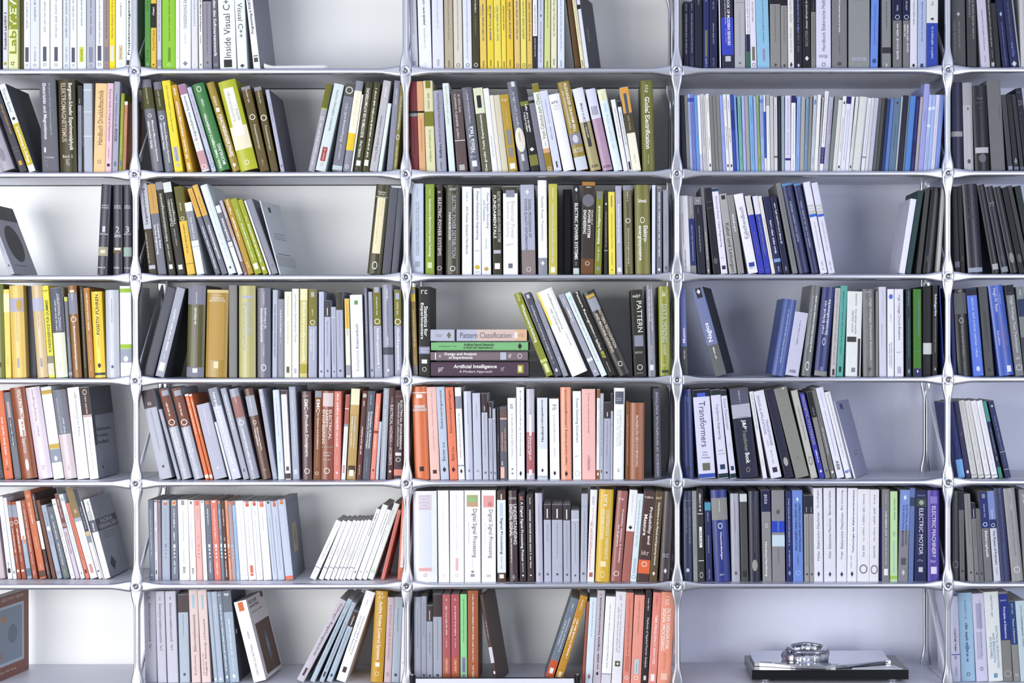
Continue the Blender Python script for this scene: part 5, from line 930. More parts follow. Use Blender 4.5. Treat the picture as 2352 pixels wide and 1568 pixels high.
364 439 360 80 | b25c60 | 120 140 f0d8d4 /u.3 ~ ; 185 455 f4d8d4 /u.24b ~ ; 480 570 f0d0cc /u.22 ~ ; 665 805 c87c54 /.5 = ; 685 785 f8e0cc /u.24 ~ ; 810 920 a05c3c =
443 521 440 80 | b0565c | 120 140 f0d8d4 /u.3 ~ ; 185 460 f4d8d4 /u.24b ~ ; 485 575 f0d0cc /u.22 ~ ; 665 805 c87448 /.5 = ; 685 785 f8e0cc /u.24 ~ ; 810 920 a85c34 =
527 590 524 80 | 92da94 | 120 520 3c5c40 /u.26 ~ ; 660 800 8c84a8 /.5 = ; 680 780 40384c /u.25 ~ ; 810 845 8c84a8 /.55 !c
596 692 594 48 | a85e38 | 75 620 f8f0ea /u.18b ~ ; 630 700 e8d8cc /u.2b ~ ; 735 850 e8d8cc /u.2b VERLAG
840 874 700 92 s=5c4e4a d150 w-9 | 4c362f | 330 500 e0d0c8 /.3 ~ ; 570 715 d8d8de = ; 790 815 f0f0f0 /.5 =
# 6 2 1230 1344 4
66 146 345 112 | 707c8a | 695 920 ca5a34 = ; 160 240 e0e4ec /.25 ~ ; 290 610 e0e8f0 /.25@.65 ~ ; 325 560 e0e8f0 /.22@.3b ~ ; 765 815 f4f0ec /.45 =
158 234 450 95 | c28c2c | 130 230 f8ecd0 /.3 ~ ; 310 670 fcf6e4 /.34@.65b ~ ; 310 500 fcf6e4 /.3@.25b ~ ; 800 850 f0e0c0 /.4 =
424 450 480 150 | a05c4c | 
454 522 500 108 | dceaf4 | 140 470 8c98a4 /u.2 ~ ; 810 865 a87c74 /.4 !q
526 598 570 44 | c8bec8 | 80 600 34343c /u.3b Digitale Nachrichtentechnik 1 ; 625 770 34343c /u.3b ~ ; 790 830 222 /.35 !q
600 692 649 98 | fafafc | 155 760 8c8c94 /u.18 ~ ; 810 818 889 = ; 818 920 dcd8e0 =
696 792 740 55 | eceaf0 | 90 140 99a /.3 ~ ; 165 620 8c8c98 /.18@.6 ~ ; 200 610 8c8c98 /.18@.35 ~ ; 695 745 4c5c34 /.5 = ; 705 735 d8e0c8 /.3 !q
798 868 835 65 | e28e7c | 120 640 8c4c44 /u.2 ~ ; 650 790 d07868 /.5 = ; 830 865 f0f0f4 !o
872 968 911 86 | ee9e8c | 130 440 9c5c54 /u.16 ~ ; 680 815 b8dce8 /.4 = ; 700 800 4c7888 /u.18 ~ ; 830 870 f4f0f0 !o
972 1030 1014 64 | 2d2427 | 115 235 e8e4e4 /.3 ~ ; 295 755 f4f0f0 /.42 Methods of Applied Fourier Analysis ; 830 870 e0dcdc /.4 =
1034 1110 1087 62 | ea8e80 | 95 180 b04c48 /.25 ~ ; 270 725 fcf0ec /.34b TIME-FREQUENCY ANALYSIS ; 815 880 f8f0ee /.5 =
1114 1240 1158 58 | f29e84 | 95 180 fce4d8 /.45 ~ ; 210 585 fcf4ec /.26@.62b FILTER DESIGN FOR ; 210 600 fcf4ec /.26@.28b SIGNAL PROCESSING ; 620 790 d87c68 /.3 ~ ; 810 870 f8c8b4 /.5 =
# 6 4 2160 1344 4
112 192 82 100 | d8d8ee | 400 610 445 /.3b ~ ; 632 640 4c54a8 = ; 650 680 778 /.5 ~ ; 750 840 889 /.25 ~
196 328 114 74 | a0c2dc | 140 320 5c80a4 /.2 ~ ; 350 700 34587c /.24b ~ ; 540 610 7c9cbc /.4 !q ; 800 835 24303c /.25 !o
332 443 246 80 | d0cee6 | 170 400 a8a8c4 /.5 = ; 140 660 6c6c94 /.16@.6 ~ ; 430 680 b8b8d0 /.4@.4 = ; 750 785 34344c /.25 !o
446 582 364 65 | e4e8e8 | 95 290 5c90a0 /.22@.5 ~ ; 380 760 3c84a4 /.16@.74 ELECTRICAL DEGRADATION ; 440 710 3c84a4 /.16@.5 AND BREAKDOWN ; 480 670 3c84a4 /.16@.28 IN POLYMERS ; 810 850 6c9cb0 /.25 =
582 670 520 62 | 82827f | 80 505 1c3087 = ; 130 150 c8d0e8 /h.7 ~ ; 200 490 dce4f4 /.3b Principles of Dielectrics ; 780 845 a8a8a4 !o
676 738 622 148 | 8c8c8a | 148 545 1c407a = ; 170 270 c8d8ec /.3 ~ ; 305 530 dce4f0 /.3b Theory of Dielectrics ; 810 840 a8a8a4 !c
740 840 676 145 | c4d4de | 190 580 5c7484 /.2 ~ ; 310 460 445 /.14 ~
"""

# ------------------------------------------------------------------ books
BAY = {(0,0):'white ring-marked series bay', (0,1):'bright green spine bay', (0,2):'yellow series bay', (0,3):'sky-blue spine bay',
 (0,4):'bay of grey and navy leaners over the torn grey book', (1,0):'crinkled silver spine bay', (1,1):'lime labelled book bay', (1,2):'light-bulb spine bay',
 (1,3):'thin journal bay', (1,4):'torn grey spine bay', (2,0):'numbered black encyclopedia bay', (2,1):'lime pair and brochure bay',
 (2,2):'power systems handbook bay', (2,3):'cable handbook bay', (2,4):'dark stickered volumes bay', (3,0):'ochre and yellow bay',
 (3,1):'gold wrapped spine bay', (3,2):'lying stack bay', (3,3):'teal spine bay', (3,4):'twin blue spines bay',
 (4,0):'marketing books bay', (4,1):'electrical safety bay', (4,2):'orange round spine bay', (4,3):'transformer books bay',
 (4,4):'four grey-lined white volumes bay', (5,0):'brown paperbacks bay', (5,1):'tilted white set bay', (5,2):'signal processing bay',
 (5,3):'electric machines bay', (5,4):'polymer physics bay', (6,0):'nearly empty bright bay', (6,1):'installation manuals bay',
 (6,2):'maroon pair and mint bay', (6,4):'polymer breakdown bay'}
YOFF = {(4,0):.042, (4,1):.02, (4,3):.03, (4,4):.03, (5,0):.08, (5,1):.055, (6,0):.02, (6,1):.042, (6,4):.042, (6,2):.02}
NO_LABEL = re.compile(r'LabVIEW|VIEW|Lab$|Visual|FORTRAN|Nagios|Mumm|ABB|ICON|Buckel|GRAY|BELL|Tesla|Ryan|VDE|RICHTER|Schwab|SHORT|Vogel|Kramme|Hrsg|Rothammel|Müller|Vogt|Föllinger|Boy|LYONS|RIPLEY|DUMMIES|EIB|Scherg|Banser|Batz|Lappe|Rifkin|Bergmann|MFI|Apple|J&P|Werum|Küpf|Kiefer|Auflage|SPS')
rnd = random.Random(4)
_text_cache = {}
def text_shape(s, bold):
    key = (s, bold)
    if key in _text_cache: return _text_cache[key]
    cu = bpy.data.curves.new('t', 'FONT'); cu.body = s; cu.size = 1; cu.resolution_u = 2; cu.dimensions = '2D'; cu.fill_mode = 'FRONT'
    if bold: cu.offset = .018
    ob = bpy.data.objects.new('t', cu)
    me = bpy.data.meshes.new_from_object(ob)
    vs = [(v.co.x, v.co.y) for v in me.vertices]; fs = [tuple(p.vertices) for p in me.polygons]
    bpy.data.meshes.remove(me); bpy.data.objects.remove(ob); bpy.data.curves.remove(cu)
    x0, x1 = min(v[0] for v in vs), max(v[0] for v in vs); y0, y1 = min(v[1] for v in vs), max(v[1] for v in vs)
    vs = [((x-x0)/(x1-x0), (y-y0)/(y1-y0)) for x, y in vs]
    # print faces point towards +normal of the (x,y) plane
    fix = []
    for f in fs:
        a = sum(vs[f[i]][0]*vs[f[(i+1) % len(f)]][1]-vs[f[(i+1) % len(f)]][0]*vs[f[i]][1] for i in range(len(f)))
        fix.append(f if a > 0 else f[::-1])
    _text_cache[key] = (vs, fix)
    return vs, fix
def scribble(aspect, bold):
    """small letter-like strokes standing for print too small to read; unit box"""
    V, F = [], []
    lw = .55/max(aspect, 1)            # letter width
    x = 0
    def q(a, b, c, d):
        k = len(V); V.extend(((a, c), (b, c), (b, d), (a, d))); F.append((k, k+1, k+2, k+3))
    th = .34 if bold else .22
    while x < 1-lw*.5:
        for _ in range(rnd.randint(4, 10)):
            if x > 1-lw*.6: break
            h = rnd.choice((.72, .72, .72, 1.0, .72)); lo = 0 if rnd.random() < .1 else .18
            q(x, x+lw*th, lo, h)
            k = rnd.random()
            if k < .45: q(x+lw*th, x+lw*.72, .6, .74)
            if .25 < k < .7: q(x+lw*th, x+lw*.72, .18, .32)
            if k > .4: q(x+lw*.5, x+lw*(.5+th), .18, .72)
            x += lw
        x += lw*.8
    if not V: q(0, 1, .2, .8)
    return V, F
def shape_pts(kind):
    N = 20
    if kind in 'qc':                       # filled, in columns so that it can follow a rounded spine
        P = []; n = 12
        for k in range(n+1):
            x = k/n if kind == 'q' else .5-.5*math.cos(math.pi*k/n)
            hh = .5-abs(x-.5) if kind == 'q' else math.sqrt(max(0, .25-(x-.5)**2))
            P += [(x, .5-hh), (x, .5+hh)]
        return P, [(2*k, 2*k+2, 2*k+3, 2*k+1) for k in range(n)]
    o_ = [(.5+.5*math.cos(2*math.pi*k/N), .5+.5*math.sin(2*math.pi*k/N)) for k in range(N)]
    i_ = [(.5+.37*math.cos(2*math.pi*k/N), .5+.37*math.sin(2*math.pi*k/N)) for k in range(N)]
    return o_+i_, [(k, (k+1) % N, N+(k+1) % N, N+k) for k in range(N)]
NAMES = {'=': 'spine_band', '~': 'print_line', '!': 'emblem'}
def col_name(h):
    import colorsys
    r, g, b = rgb(h); hh, s, v = colorsys.rgb_to_hsv(r, g, b); hd = hh*360
    if v < .17: return 'black'
    if s < .13:
        return 'white' if v > .9 else 'pale grey' if v > .72 else 'grey' if v > .45 else 'dark grey' if v > .25 else 'black'
    if 200 <= hd < 262:
        if s < .22: return 'bluish white' if v > .88 else 'bluish grey' if v > .5 else 'slate grey'
        return 'navy' if v < .48 else ('pale blue' if s < .4 else 'blue')
    if 262 <= hd < 320: return ('violet' if s > .4 else 'lilac') if v > .4 else 'dark purple'
    if 165 <= hd < 200: return ('pale blue' if s < .5 else 'teal') if v > .4 else 'dark teal'
    if 80 <= hd < 165: return 'pale green' if s < .3 and v > .7 else ('green' if v > .35 else 'dark green')
    if 48 <= hd < 80:
        if v < .4: return 'dark olive'
        if v > .85: return 'yellow' if s > .35 else 'cream'
        return 'olive' if s > .35 else 'khaki'
    if 25 <= hd < 48:
        if v < .45: return 'dark brown'
        if s < .4: return 'beige'
        return 'ochre' if hd > 33 else ('orange' if v > .8 else 'brown')
    if v < .4: return 'dark maroon'
    if s < .28: return 'pale pink' if v > .75 else 'mauve'
    if hd < 25: return ('salmon' if v > .8 else 'brown') if s < .62 else ('orange' if v > .78 else 'rust brown')
    return 'maroon' if v < .72 else 'pink'

class Surface:
    """the printable face of a book: maps (along, across) in metres to 3D"""
    pass

def cover_parts(root, t, Hh, d, e, x0, color, side, hard):
    """cover (spine and two boards) and page block; e = spine bulge"""
    b = min(.0026 if hard else .0007, t*.18)
    prof = []
    n = 8
    for k in range(n+1):
        s = k/n; x = t*s
        y = -e*(1-(2*s-1)**2)
        edge = min(s, 1-s)*t
        r = min(.0012, t*.2)
        if edge < r: y += (r-edge)*.6
        prof.append((x, y))
    outer = [(0, d)] + prof + [(t, d)]
    inner = [(t-b, d), (t-b, b*1.6), (b, b*1.6), (b, d)]
    poly = outer + inner
    N = len(poly)
    V = [(x0+x, y, 0) for x, y in poly] + [(x0+x, y, Hh) for x, y in poly]
    F = [(k, (k+1) % N, N+(k+1) % N, N+k) for k in range(N)]
    # caps in quads: left board, spine wall, right board
    def cap(off, flip):
        L = len(outer)
        out = [(0, 1, L+2, L+3), (L-2, L-1, L, L+1), tuple([L+2]+list(range(1, L-1))+[L+1])]
        return [tuple(off+i for i in (q if flip else q[::-1])) for q in out]
    F += cap(0, False) + cap(N, True)
    c = obj('cover', V, F, M_CLOTH if hard else M_COVER, root, color)
    ins = .0035 if hard else .0006
    obj('page_block', boxv(x0+b, x0+t-b, b*1.7, d-ins, ins, Hh-ins), BOXF, M_PAGE, root)
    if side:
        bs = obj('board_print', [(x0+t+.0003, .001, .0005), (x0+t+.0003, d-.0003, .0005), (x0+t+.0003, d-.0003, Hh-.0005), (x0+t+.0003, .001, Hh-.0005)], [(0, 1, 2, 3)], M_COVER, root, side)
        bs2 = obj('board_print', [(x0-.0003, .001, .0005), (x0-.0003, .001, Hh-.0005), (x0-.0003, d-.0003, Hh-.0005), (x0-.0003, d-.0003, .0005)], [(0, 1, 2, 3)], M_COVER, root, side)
    def yprof(x):
        s = max(0, min(1, x/t)); return -e*(1-(2*s-1)**2)
    return yprof

ITEM = re.compile(r'^(-?\d+) (-?\d+) ([0-9a-f]{6}|[0-9a-f]{3})\s+(?:/(\S+)\s+)?(.+)$')
def parse_items(s):
    out = []
    for it in s.split(';'):
        it = it.strip()
        if not it: continue
        mm = ITEM.match(it)
        if not mm: raise ValueError(it)
        a, b, hx, fl, tx = mm.groups(); fl = fl or ''
        pos = re.search(r'@(\d*\.?\d+)', fl); fl2 = re.sub(r'@(\d*\.?\d+)', '', fl)
        sz = re.search(r'(\d*\.?\d+)', fl2)
        out.append(dict(a=float(a), b=float(b), c=hx, t=tx.strip(), u='u' in fl2, h='h' in fl2, bold='b' in fl2, F='F' in fl2,
                        pos=float(pos.group(1)) if pos else .5, sz=float(sz.group(1)) if sz else None))
    return out

def add_print(root, items, t, Hh, d, x0, yprof, zof):
    lay = .0003
    for it in items:
        z1, z0 = zof(it['a']), zof(it['b'])
        z0 = max(.0006, min(Hh-.0006, z0)); z1 = max(.0006, min(Hh-.0006, z1))
        if z1-z0 < .0006: continue
        lay += .00004
        k = it['t'][0] if it['t'] in ('=', '~') or it['t'][0] == '!' else 'T'
        name = NAMES.get(k, 'title')
        if it['F']:                                     # print on the visible cover board
            w = (it['sz'] or .5)*d; yc = it['pos']*d
            if k == '=': P, Fs = [(0, 0), (1, 0), (1, 1), (0, 1)], [(0, 1, 2, 3)]
            elif k == '~': P, Fs = scribble(w/(z1-z0)*1.1, it['bold'])
            elif k == '!': P, Fs = shape_pts(it['t'][1])
            else: P, Fs = text_shape(it['t'], it['bold'])
            ya = max(.001, yc-w/2); yb = min(d-.001, yc+w/2)
            V = [(x0+t+.0003+lay, ya+(yb-ya)*p, z0+(z1-z0)*q) for p, q in P]
            obj({'spine_band': 'cover_panel'}.get(name, name), V, Fs, M_INK, root, it['c'])
            continue
        if k == '=':
            w = (it['sz'] or 1)*t; w = min(w, t*.996); xa = max(t*.002, it['pos']*t-w/2); xb = min(t*.998, it['pos']*t+w/2)
            n = 8 if w > t*.4 else 2
            V, Fs = [], []
            for j in range(n+1):
                x = xa+(xb-xa)*j/n
                V += [(x0+x, yprof(x)-lay, z0), (x0+x, yprof(x)-lay, z1)]
            for j in range(n): Fs.append((2*j, 2*j+2, 2*j+3, 2*j+1))
            obj(name, V, Fs, M_INK, root, it['c']); continue
        if k == '!':
            hgt = z1-z0; w = min(hgt, t*.9) if it['sz'] is None else it['sz']*t
            P, Fs = shape_pts(it['t'][1]); xc = it['pos']*t
            V = [(x0+xc+(p-.5)*w, yprof(xc+(p-.5)*w)-lay, z0+q*hgt) for p, q in P]
            obj(name, V, Fs, M_INK, root, it['c']); continue
        if it['h']:                                     # upright lettering across the spine
            w = (it['sz'] or .7)*t; xc = it['pos']*t
            P, Fs = scribble(w/(z1-z0), it['bold']) if k == '~' else text_shape(it['t'], it['bold'])
            V = [(x0+xc+(p-.5)*w, yprof(xc+(p-.5)*w)-lay-.0001, z0+q*(z1-z0)) for p, q in P]
        else:                                           # lettering along the spine
            hh = (it['sz'] or .5)*t; xc = it['pos']*t; L = z1-z0
            P, Fs = scribble(L/hh, it['bold']) if k == '~' else text_shape(it['t'], it['bold'])
            V = []
            for p, q in P:
                if it['u']: x, z = xc-(q-.5)*hh, z0+p*L
                else: x, z = xc+(q-.5)*hh, z1-p*L
                x = max(0, min(t, x))
                V.append((x0+x, yprof(x)-lay-.0001, z))
        obj(name, V, Fs, M_INK, root, it['c'])

BOOKS = []
def make_book(bay, spec, x0z, y0z, sc, journal):
    row, colm = bay
    left, hexc, items = [p.strip() for p in spec.split('|')]
    tok = left.split()
    items = parse_items(items)
    yoff = YOFF.get(bay, .013)
    zb = NODE_Z(row)+BOARD+.0006
    if tok[0] == 'L':                                   # lying on its side
        xa, xb, ya, yb = map(float, tok[1:5])
        A = px2w(x0z+xa/sc, y0z+yb/sc, yoff); B = px2w(x0z+xb/sc, y0z+ya/sc, yoff)
        return dict(kind='L', bay=bay, A=A, B=B, hex=hexc, items=items, x0z=x0z, sc=sc, yoff=yoff, tilt=0, t=B.z-A.z, hard=False, journal=False)
    bl, br, tl, top = map(float, tok[:4])
    flags = tok[4:]
    hard = 'R' in flags; side = None; depth = None; yaw = 0; jr = journal or 'J' in flags
    for f in flags:
        if f.startswith('y'): yoff += float(f[1:])/1000
        elif f.startswith('s='): side = f[2:]
        elif f.startswith('d'): depth = float(f[1:])/1000
        elif f.startswith('w'): yaw = math.radians(float(f[1:]))
    PX = lambda z_x, z_y: px2w(x0z+z_x/sc, y0z+z_y/sc, yoff)
    # base row in zoom pixels is where the board plane meets this depth
    lo, hi = 0., 3000.
    for _ in range(40):
        mid = (lo+hi)/2
        if PX(bl, mid).z > zb: lo = mid
        else: hi = mid
    base = (lo+hi)/2
    Xl, Xr, T = PX(bl, base).x, PX(br, base).x, PX(tl, top)
    dx, dz = T.x-Xl, T.z-zb
    th = math.atan2(dx, dz)
    t = (Xr-Xl)*math.cos(th)*.965
    if th <= 0: Hh = dz/math.cos(th); pivot = Xl; lx = 0
    else: Hh = (dz-t*math.sin(th))/math.cos(th); pivot = Xr-(Xr-Xl)*.02; lx = -t
    ztop = PX(tl, top).z
    Hh = min(Hh, (PITCH_Z-.0238-t*abs(math.sin(th)))/math.cos(th))
    return dict(kind='B', bay=bay, x=pivot, y=yoff, z=zb, th=th, yaw=yaw, t=t, H=Hh, lx=lx, hard=hard, side=side, depth=depth, hex=hexc,
                items=items, journal=jr, zof=lambda zy, T=ztop, zb=zb, PX=PX, bl=bl, Hh=Hh: Hh*(1-(T-PX(bl, zy).z)/(T-zb)), tilt=th)

bay = None
for line in DATA.strip().splitlines():
    line = line.rstrip()
    if not line.strip(): continue
    if line.startswith('#'):
        f = line[1:].split(); bay = (int(f[0]), int(f[1])); hx0, hy0, hsc = float(f[2]), float(f[3]), float(f[4]); jn = len(f) > 5
        continue
    BOOKS.append(make_book(bay, line, hx0, hy0, hsc, jn))

# keep neighbours apart and inside their bay: edges as lines x(h) over the board
bybay = {}
for b in BOOKS:
    if b['kind'] == 'B': bybay.setdefault(b['bay'], []).append(b)
def left_at(b, h):
    return b['x'] + h*math.tan(b['th']) - (b['t']/math.cos(b['th']) if b['th'] > 0 else 0)
def right_at(b, h):
    return b['x'] + h*math.tan(b['th']) + (b['t']/math.cos(b['th']) if b['th'] <= 0 else 0)
def top_h(b, side):
    s = b['t']*abs(math.sin(b['th']))
    return b['H']*math.cos(b['th']) + (s if (side == 'r') == (b['th'] <= 0) else 0)
def trim_left(b, cut):
    b['t'] = max(.0016, b['t']-cut*math.cos(b['th']))
    if b['th'] <= 0: b['x'] += cut
    else: b['lx'] = -b['t']
def trim_right(b, cut):
    b['t'] = max(.0016, b['t']-cut*math.cos(b['th']))
    if b['th'] > 0: b['x'] -= cut; b['lx'] = -b['t']
def turn(b, dt):
    old = b['th']; b['th'] = math.atan(math.tan(old)+dt)
    if old <= 0 < b['th']: b['x'] += b['t']; b['lx'] = -b['t']
    elif b['th'] <= 0 < old: b['x'] -= b['t']; b['lx'] = 0
CLR = .0007
for bay_, lst in bybay.items():
    lo_, hi_ = NODE_X(bay_[1])+.0048, NODE_X(bay_[1]+1)-.0048
    for b in lst:
        if bay_[1] > 0 and left_at(b, 0) < lo_: trim_left(b, lo_-left_at(b, 0))
        if bay_[1] < 4 and right_at(b, 0) > hi_: trim_right(b, right_at(b, 0)-hi_)
        h = top_h(b, 'l')
        if bay_[1] > 0 and left_at(b, h) < lo_: turn(b, (lo_-left_at(b, h))/h)
        h = top_h(b, 'r')
        if bay_[1] < 4 and right_at(b, h) > hi_: turn(b, -(right_at(b, h)-hi_)/h)
    for it_ in range(6):
        for i in range(len(lst)-1):
            p, q = lst[i], lst[i+1]
            gap = left_at(q, 0)-right_at(p, 0)
            if gap < CLR:
                if q['t'] > p['t']: trim_left(q, CLR-gap)
                else: trim_right(p, CLR-gap)
        for i in range(len(lst)-1):
            p, q = lst[i], lst[i+1]
            h = min(top_h(p, 'r'), top_h(q, 'l')); gap = left_at(q, h)-right_at(p, h)
            if gap < CLR and q['th'] <= .03: turn(q, (CLR-gap)/h)
        for i in range(len(lst)-2, -1, -1):
            p, q = lst[i], lst[i+1]
            h = min(top_h(p, 'r'), top_h(q, 'l')); gap = left_at(q, h)-right_at(p, h)
            if gap < CLR: turn(p, -(CLR-gap)/h)

# labels
def base_label(b):
    c = col_name(b['hex']); words = []
    if b['kind'] == 'L': words.append('flat-lying')
    elif abs(b['tilt']) > .14: words.append('leaning')
    if b['kind'] == 'B' and b['H'] < .19: words.append('short')
    if b['t'] < .0085: words.append('thin')
    elif b['t'] > .03: words.append('thick')
    words.append(c)
    noun = 'journal' if b['journal'] else 'booklet' if b['t'] < .0085 else 'book'
    words.append(noun)
    title = None
    for it in sorted((i for i in b['items'] if i['t'] not in ('=', '~') and i['t'][0] != '!' and len(i['t']) > 3), key=lambda i: -(len(i['t']))):
        if not NO_LABEL.search(it['t']): title = it['t']; break
    vol = None
    for it in b['items']:
        mv = re.search(r'(?:Teil |[a-z] )(\d)$', it['t'])
        if mv: vol = {'1': 'one', '2': 'two', '3': 'three'}[mv.group(1)]
    if title:
        words.append('titled ' + re.sub(r' \d$', '', ' '.join(title.split()[:5])))
        if vol: words.append('volume ' + vol)
    else:
        bands = [i for i in b['items'] if i['t'] == '=' and not i['F'] and (i['sz'] or 1) > .8 and abs(i['b']-i['a']) > 25]
        if bands:
            bn = max(bands, key=lambda i: abs(i['b']-i['a'])); n2 = col_name(bn['c'])
            if n2 != c: words.append('with %s band' % n2)
        else:
            em = [i for i in b['items'] if i['t'][0] == '!']
            if em: words.append('with %s %s' % (col_name(em[-1]['c']), {'o': 'ring', 'c': 'disc', 'q': 'mark'}[em[-1]['t'][1]]))
            elif b['items']: words.append('with %s lettering' % col_name(b['items'][-1]['c']))
            else: words.append('with bare spine')
    return ' '.join(words)
for b in BOOKS: b['lab0'] = base_label(b)
counts = {}
for b in BOOKS: counts.setdefault((b['bay'], b['lab0']), []).append(b)
order = {}
for b in BOOKS: order.setdefault(b['bay'], []).append(b)
for (by, l0), lst in counts.items():
    if len(lst) > 1:
        for b in lst:
            seq = order[by]; i = seq.index(b); near = []; b['lab1'] = l0
            if i > 0: near.append(col_name(seq[i-1]['hex']))
            if i < len(seq)-1: near.append(col_name(seq[i+1]['hex']))
            b['lab0'] = l0 + (', between %s and %s' % tuple(near) if len(near) == 2 else ', beside the %s one' % near[0] if near else '')
ORD = ['', 'next to', 'second from', 'third from', 'fourth from', 'fifth from', 'sixth from', 'seventh from', 'eighth from']
seen = {}
for b in BOOKS: seen.setdefault((b['bay'], b['lab0']), []).append(b)
for (by, l0), lst in list(seen.items()):
    if len(lst) > 1:
        for b in lst:
            seq = order[by]; i = seq.index(b)
            for k in range(1, 9):
                hit = [seq[j] for j in (i-k, i+k) if 0 <= j < len(seq) and sum(col_name(q['hex']) == col_name(seq[j]['hex']) for q in seq) == 1]
                if hit:
                    b['lab0'] = b['lab1'] + ', %s the %s one' % (ORD[k], col_name(hit[0]['hex'])); break
final = {}
for b in BOOKS:
    b['label'] = b['lab0'] + ', in the ' + BAY[b['bay']]
    wds = b['label'].split()
    if len(wds) > 16:
        wds = (b['lab0'] + ', ' + BAY[b['bay']]).split()[:16]
        b['label'] = ' '.join(wds)
    final.setdefault(b['label'], []).append(b)

for b in BOOKS:
    cat = 'journal' if b['journal'] else 'booklet' if b['t'] < .0085 else 'hardcover book' if b['hard'] else 'paperback' if b['t'] < .0165 and b['kind'] == 'B' else 'book'
    nm = {'paperback': 'paperback', 'journal': 'journal', 'booklet': 'booklet', 'hardcover book': 'hardcover_book', 'book': 'book'}[cat]
    grp = 'books in the ' + BAY[b['bay']]
    if b['kind'] == 'L':
        A, B = b['A'], b['B']
        root = empty(nm, (A.x, b['yoff'], A.z), b['label'], cat, grp)
        Lx, t = B.x-A.x, (B.z-A.z)-.0012
        # build upright in local space, then turn so that the spine runs left to right
        root.rotation_euler = (0, math.pi/2, 0)
        x0 = -t
        yp = cover_parts(root, t, Lx, .165, .0004, x0, b['hex'], None, False)
        lay = 0
        for it in b['items']:
            it2 = dict(it); it2['pos'] = 1-it['pos']
            k = it['t']
            zz = lambda px, A=A, b=b: px2w(b['x0z']+px/b['sc'], 700, b['yoff']).x-A.x
            # local z runs to the right, local x runs downwards after the turn
            it2['u'] = True; it2['h'] = False
            za, zc = zz(it['a']), zz(it['b'])
            it2['a'], it2['b'] = 1, 0
            it2['pos'] = it['pos'] if k not in ('=',) or it['sz'] is None or it['sz'] >= .8 else it['pos']
            add_print(root, [it2], t, Lx, .165, x0, (lambda f, q: (lambda x: f(x)-q))(yp, lay), lambda v, za=za, zc=zc: zc if v == 1 else za)
            lay += .00005
        continue
    root = empty(nm, (b['x'], b['y'], b['z']), b['label'], cat, grp)
    root.rotation_euler = (0, b['th'], b['yaw'])
    t, Hh = b['t'], b['H']
    d = b['depth'] or min(.235, max(.13, Hh*.74))
    d = min(d, .292-b['y'])
    e = min(t*.13, .0055) if b['hard'] else min(.0006, t*.04)
    yp = cover_parts(root, t, Hh, d, e, b['lx'], b['hex'], b['side'], b['hard'])
    if b['hard'] and e > 0: pass
    add_print(root, b['items'], t, Hh, d, b['lx'], yp, b['zof'])

# ------------------------------------------------------------------ limp booklet lying flat beside the grey report
zb = NODE_Z(0)+BOARD+.0006
A = px2w(606, 156, .02); B = px2w(752, 156, .02)
bk = empty('booklet', (A.x, .02, zb), 'limp white booklet lying flat beside the leaning grey-covered report, bright green spine bay', 'booklet', 'books in the bright green spine bay')
L = B.x-A.x; n = 16; D2 = .2
def sag(s):  # lower and upper surface of the sagging booklet at s = 0..1
    bot = .006*max(0, 1-s/.08)**2
    top_ = .0105 + .008*max(0, 1-s/.16)**1.6 + .0025*s
    return bot, top_
V, F = [], []
for k in range(n+1):
    s = (k/n)**1.5; lo_, hi_ = sag(s)
    for y in (0, D2): V += [(L*s, y, lo_), (L*s, y, hi_)]
for k in range(n):
    a = 4*k; b_ = 4*k+4
    F += [(a, b_, b_+1, a+1), (a+2, a+3, b_+3, b_+2), (a+1, b_+1, b_+3, a+3), (a, a+2, b_+2, b_)]
F += [(0, 1, 3, 2), (4*n, 4*n+2, 4*n+3, 4*n+1)]
obj('cover', V, F, M_COVER, bk, 'eef2f0', True)
V2 = [(x*.98+.002, .002+y*.99, z*.7+.0016) for x, y, z in V]
obj('page_block', [(x, min(y, D2-.002), z) for x, y, z in V2], F, M_PAGE, bk)

# ------------------------------------------------------------------ award plaque in the lowest bay
zb = NODE_Z(6)+BOARD+.0006
yf = .03
P0 = px2w(1727, 1560, yf); P1 = px2w(2087, 1560, yf)
zt = px2w(1900, 1538, yf).z-zb; zl = px2w(1900, 1560, yf).z-zb
aw = empty('award_plaque', ((P0.x+P1.x)/2, yf, zb), 'black slab plaque on silver feet carrying a polished silver ring sculpture', 'sculpture')
hw = (P1.x-P0.x)/2; dd = .205
bev = .0012
obj('base', boxv(-hw, hw, 0, dd, zl, zt), BOXF, M_BLACK, aw)
def cyl(r0, r1, z0, z1, cx, cy, N=20):
    V = [(cx+r0*math.cos(2*math.pi*k/N), cy+r0*math.sin(2*math.pi*k/N), z0) for k in range(N)] + [(cx+r1*math.cos(2*math.pi*k/N), cy+r1*math.sin(2*math.pi*k/N), z1) for k in range(N)]
    F = [(k, (k+1) % N, N+(k+1) % N, N+k) for k in range(N)] + [tuple(range(N))[::-1], tuple(range(N, 2*N))]
    return V, F
for sx in (-1, 1):
    for yy in (.028, dd-.028):
        v_, f_ = cyl(.015, .0165, 0, zl, sx*(hw-.04), yy); obj('foot', v_, f_, M_SILVER, aw, smooth=False)
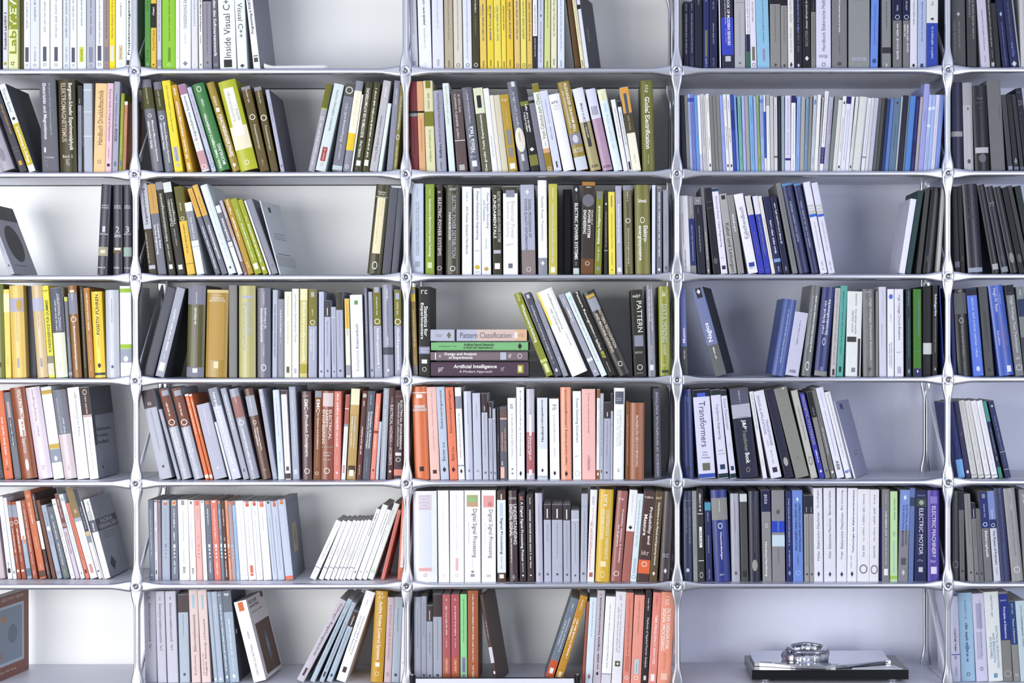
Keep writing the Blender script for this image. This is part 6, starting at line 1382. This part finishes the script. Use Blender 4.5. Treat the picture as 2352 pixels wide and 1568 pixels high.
# bowed silver plate with an upturned rim
V, F = [], []; nu, nv = 28, 6
for i in range(nu+1):
    s = i/nu; x = -hw*.94 + s*hw*1.78
    front = .052 - .044*math.sin(math.pi*min(1, s*1.05))**1.2 + .055*max(0, s-.55)
    for j in range(nv+1):
        q = j/nv; y = front + (dd-.012-front)*q
        z = zt + .006 + .0045*math.cos(math.pi*q) * 0 + .010*q**2 + .004*(1-q)**3
        V.append((x, y, z))
top_n = len(V)
V += [(x, y, zt+.001) for (x, y, z) in V[:top_n]]
for i in range(nu):
    for j in range(nv):
        a = i*(nv+1)+j; b_ = a+nv+1
        F.append((a, b_, b_+1, a+1)); F.append((top_n+a, top_n+a+1, top_n+b_+1, top_n+b_))
for i in range(nu):
    a = i*(nv+1); b_ = a+nv+1
    F.append((a, top_n+a, top_n+b_, b_)); a += nv; b_ += nv; F.append((a, b_, top_n+b_, top_n+a))
for j in range(nv):
    a = j; F.append((a, a+1, top_n+a+1, top_n+a)); a = nu*(nv+1)+j; F.append((a, top_n+a, top_n+a+1, a+1))
obj('silver_plate', V, F, M_SILVER, aw)
# raised lettering bars along the front of the plate
for (xa, xb) in ((-.86, -.71), (-.68, -.53), (-.5, -.45), (-.43, -.38), (-.2, -.1), (0.02, .12)):
    xm = (xa+xb)/2*hw; s = (xm+hw*.94)/(hw*1.78); yy = .052 - .044*math.sin(math.pi*min(1, s*1.05))**1.2 + .012
    obj('raised_bar', boxv(xa*hw, xb*hw, yy, yy+.02, zt+.008, zt+.0125), BOXF, M_SILVER, aw)
# inlaid pale plate at the corner
obj('inset_plate', [(hw*.28, .006, zt+.0004), (hw*.93, .006, zt+.0004), (hw*.86, .055, zt+.0004), (hw*.3, .02, zt+.0004), (hw*.28, .006, zt+.002), (hw*.93, .006, zt+.002), (hw*.86, .055, zt+.002), (hw*.3, .02, zt+.002)], BOXF, M_BOARD, aw)
# crumpled silver ring: ribbed band, open at the top
V, F = [], []; nu, nv = 64, 12
cx = px2w(1851, 1500, .13).x-(P0.x+P1.x)/2; cyy = .1
for i in range(nu):
    a = 2*math.pi*i/nu
    R = .058 + .0025*math.sin(9*a) + .0016*math.sin(23*a+1)
    zc = zt+.022 + .006*math.sin(a+.6)
    for j in range(nv):
        b_ = 2*math.pi*j/nv
        rr = .011 + .0016*math.sin(17*a+3*b_)
        V.append((cx+(R+rr*.75*math.cos(b_))*math.cos(a), cyy+(R*.9+rr*.75*math.cos(b_))*math.sin(a)*.95, zc+rr*1.45*math.sin(b_)))
for i in range(nu):
    for j in range(nv):
        F.append((i*nv+j, ((i+1) % nu)*nv+j, ((i+1) % nu)*nv+(j+1) % nv, i*nv+(j+1) % nv))
obj('ring_band', V, F, M_SILVER, aw, smooth=True)
V, F = [], []; nu, nv = 48, 10
for i in range(nu):
    a = 2*math.pi*i/nu; R = .05+.003*math.sin(5*a)
    for j in range(nv):
        b_ = 2*math.pi*j/nv
        V.append((cx+.004+(R+.008*math.cos(b_))*math.cos(a), cyy+.004+(R*.85+.008*math.cos(b_))*math.sin(a), zt+.041+.005*math.sin(a)+.0045*math.sin(b_)))
for i in range(nu):
    for j in range(nv):
        F.append((i*nv+j, ((i+1) % nu)*nv+j, ((i+1) % nu)*nv+(j+1) % nv, i*nv+(j+1) % nv))
obj('upper_band', V, F, M_SILVER, aw, smooth=True)

# ------------------------------------------------------------------ pale panel standing before the maroon pair and mint bay
A = px2w(955, 1557, -.03); B = px2w(1318, 1557, -.03)
pn = empty('flap_panel', ((A.x+B.x)/2, -.03, -1.34), 'pale grey upright panel with black top edge and dark end fittings before the lowest shelf', 'panel')
hw = (B.x-A.x)/2; zt = A.z+1.34
obj('panel', boxv(-hw, hw, 0, .012, 0, zt-.0015), BOXF, M_BOARD, pn)
obj('edge_strip', boxv(-hw, hw, 0, .012, zt-.0015, zt), BOXF, M_DARK, pn)
for s in (-1, 1):
    v_, f_ = cyl(.006, .009, zt-.03, zt+.006, s*(hw+.010), .006, 12)
    h = obj('end_fitting', v_, f_, M_DARK, pn)
    v_, f_ = cyl(.003, .003, zt-.034, zt+.011, s*(hw+.010), .006, 10)
    obj('pin', v_, f_, M_METAL, h)
